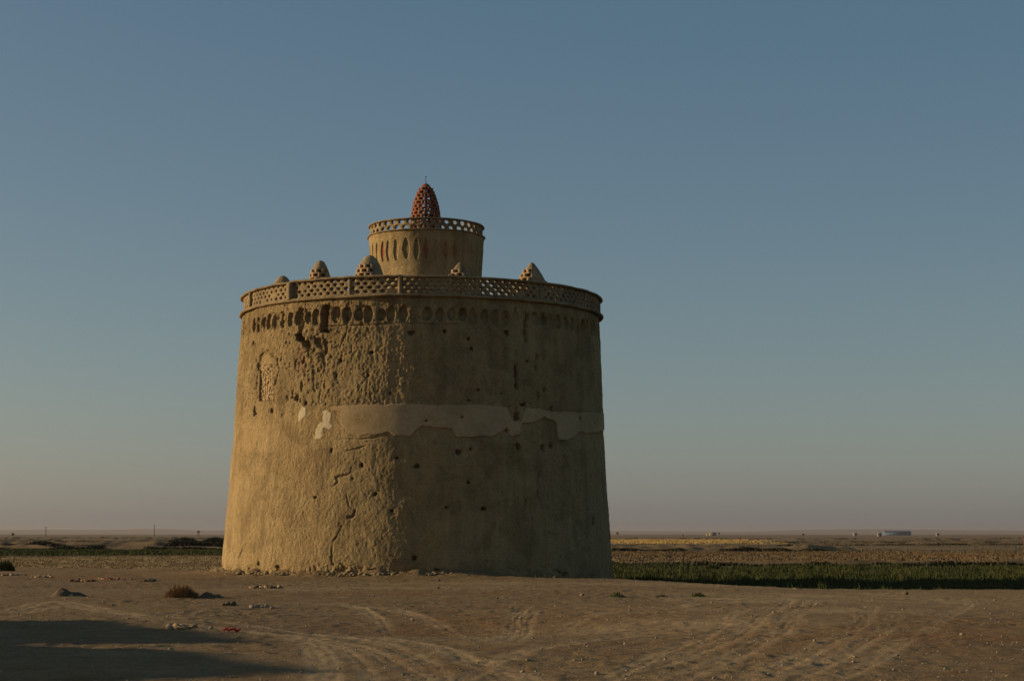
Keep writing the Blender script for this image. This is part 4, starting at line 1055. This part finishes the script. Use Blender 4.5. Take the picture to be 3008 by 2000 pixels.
# ------------------------------------------------------------------ far things on the plain
def far_xy(px, d): return (px-1504)/FPX*d, d
def pole(px, d, hgt, label):
    x, y = far_xy(px, d); root = empty('utility_pole', (x, y, 0)); tag(root, label, 'pole')
    mb = MB(); tube(mb, [(0, 0, -1), (0, 0, hgt)], [.40, .28], 8); mb.build('mast', M['iron'], root)
    mb = MB(); mb.box((0, 0, hgt*.93), (2.0, .25, .25)); mb.build('crossarm', M['iron'], root)
pole(142, 1700, 8.5, 'distant thin pole on the horizon, nearest the left frame edge')
pole(459, 1900, 11, 'taller distant thin pole on the horizon, between the left edge and the tower')
def water_tower(px, d):
    x, y = far_xy(px, d); root = empty('water_tank', (x, y, 0)); tag(root, 'tiny distant water tank on legs just left of the tower', 'tank')
    mb = MB()
    for a in range(4): tube(mb, [(1.1*math.cos(a*1.57+.8), 1.1*math.sin(a*1.57+.8), -1), (.8*math.cos(a*1.57+.8), .8*math.sin(a*1.57+.8), 3)], .18, 5)
    mb.build('leg', M['iron'], root); V, F = ICO2; mb = MB(); mb.add(V*np.array([1.5, 1.5, 1.2])+np.array([0, 0, 4]), F); mb.build('vessel', M['iron'], root, True)
water_tower(588, 1900)
def house(px, d, wd, hgt, dep, label, wm='white', rm='roof', cat='building', gable=False):
    x, y = far_xy(px, d); root = empty('farm_building', (x, y, 0)); tag(root, label, cat)
    mb = MB(); mb.box((0, 0, hgt/2-.5), (wd, dep, hgt+1)); mb.build('wall', M[wm], root)
    mb = MB()
    if gable:
        V = [(-wd/2-.5, -dep/2-.5, hgt+.01), (wd/2+.5, -dep/2-.5, hgt+.01), (wd/2+.5, dep/2+.5, hgt+.01), (-wd/2-.5, dep/2+.5, hgt+.01), (-wd/2-.5, 0, hgt+2.5), (wd/2+.5, 0, hgt+2.5)]
        mb.add(V, [[0, 1, 5, 4], [2, 3, 4, 5], [0, 3, 2, 1]]); mb.add([V[0], V[4], V[3], V[1], V[2], V[5]], [[0, 1, 2], [3, 4, 5]])
    else: mb.box((0, 0, hgt+.2), (wd+.6, dep+.6, .4))
    mb.build('roof', M[rm], root)
    mb = MB(); mb.box((wd*.1, -dep/2-.05, 1.1), (1.2, .14, 2.2)); mb.build('door', M['iron'], root)
    mb = MB()
    for q in (-.3, .33): mb.box((wd*q, -dep/2-.05, hgt*.6), (1.2, .14, 1.0))
    mb.build('window', M['iron'], root)
house(2628, 3000, 42, 4.5, 22, 'long distant warehouse with blue roof on the right horizon', 'blue', 'blue', gable=True)
house(2090, 2400, 9, 3.4, 7, 'small white distant building, brightest between tower and warehouse')
house(2078, 2450, 6, 2.4, 6, 'low tan shed left of the small white distant building', 'tan' if False else 'roof')
house(2506, 2500, 5, 3, 5, 'tiny pale hut left of the blue-roofed warehouse', 'white')
house(2577, 1700, 3.2, 2.2, 3, 'tiny pale hut in front of the left end of the blue-roofed warehouse', 'white')
house(2747, 2100, 3, 2.2, 3, 'tiny pale hut right of the blue-roofed warehouse', 'white')
def tree(px, d, hgt, label, seed=0):
    x, y = far_xy(px, d); root = empty('distant_tree', (x, y, 0)); tag(root, label, 'tree'); r = np.random.default_rng(seed+40)
    mb = MB(); tube(mb, [(0, 0, -1), (.1, 0, hgt*.3), (.0, .1, hgt*.7)], [hgt*.05, hgt*.035, hgt*.015], 7)
    for k in range(4):
        a = k*1.6; tube(mb, [(0, 0, hgt*.3), (hgt*.22*math.cos(a), hgt*.22*math.sin(a), hgt*.62)], [hgt*.02, hgt*.008], 5)
    mb.build('trunk', M['wood'], root)
    P = r.normal(0, 1, (700, 3)); P /= np.linalg.norm(P, axis=1)[:, None]; P *= r.random((700, 1))**.4
    P = P*np.array([hgt*.42, hgt*.42, hgt*.34])*(1+.4*noise(P[:, 0]*2, P[:, 1]*2, P[:, 2]*2+.5, seed))[:, None]+np.array([0, 0, hgt*.64])
    blades(P, hgt*.12, hgt*.05, 1, M['tree'], 'crown', seed, 1.2, root)
tree(1812, 2100, 3.6, 'distant small tree on the horizon just right of the tower', 1)
tree(2109, 2300, 3.4, 'distant small tree right of the small white building', 2)
tree(2355, 1200, 1.9, 'distant bush-like tree on the plain midway along the right horizon', 3)
tree(46, 1100, 2.2, 'distant dark shrub tree on the horizon at the far left', 4)
tree(2003, 1300, 1.6, 'distant small tree left of the small white building', 5)

# low hills on the horizon
xx = np.linspace(-9000, 9000, 500); yy = np.linspace(13000, 17000, 14); Xh, Yh = np.meshgrid(xx, yy)
prof = np.sin(np.linspace(0, math.pi, 14))[:, None]
Zh = -5+prof*(30+26*fbm(Xh*.0007, Yh*.0004, 0, 88, 4)+14*sstep(0, 4000, Xh))
o = mesh_obj('hills', np.stack([Xh, Yh, Zh], -1), grid_faces(500, 14), M['ground'], smooth=True); tag(o, kind='structure')

# ------------------------------------------------------------------ haze
hm = bpy.data.materials.new('haze'); hm.use_nodes = True; t_ = hm.node_tree; t_.nodes.clear()
ho = t_.nodes.new('ShaderNodeOutputMaterial'); hv = t_.nodes.new('ShaderNodeVolumePrincipled')
hv.inputs['Color'].default_value = (.50, .46, .48, 1); hv.inputs['Density'].default_value = 7e-5; hv.inputs['Anisotropy'].default_value = .2
t_.links.new(hv.outputs[0], ho.inputs['Volume'])
mb = MB(); mb.box((0, 14500, 29), (34000, 31500, 80)); o = mb.build('haze', hm); tag(o, kind='stuff')
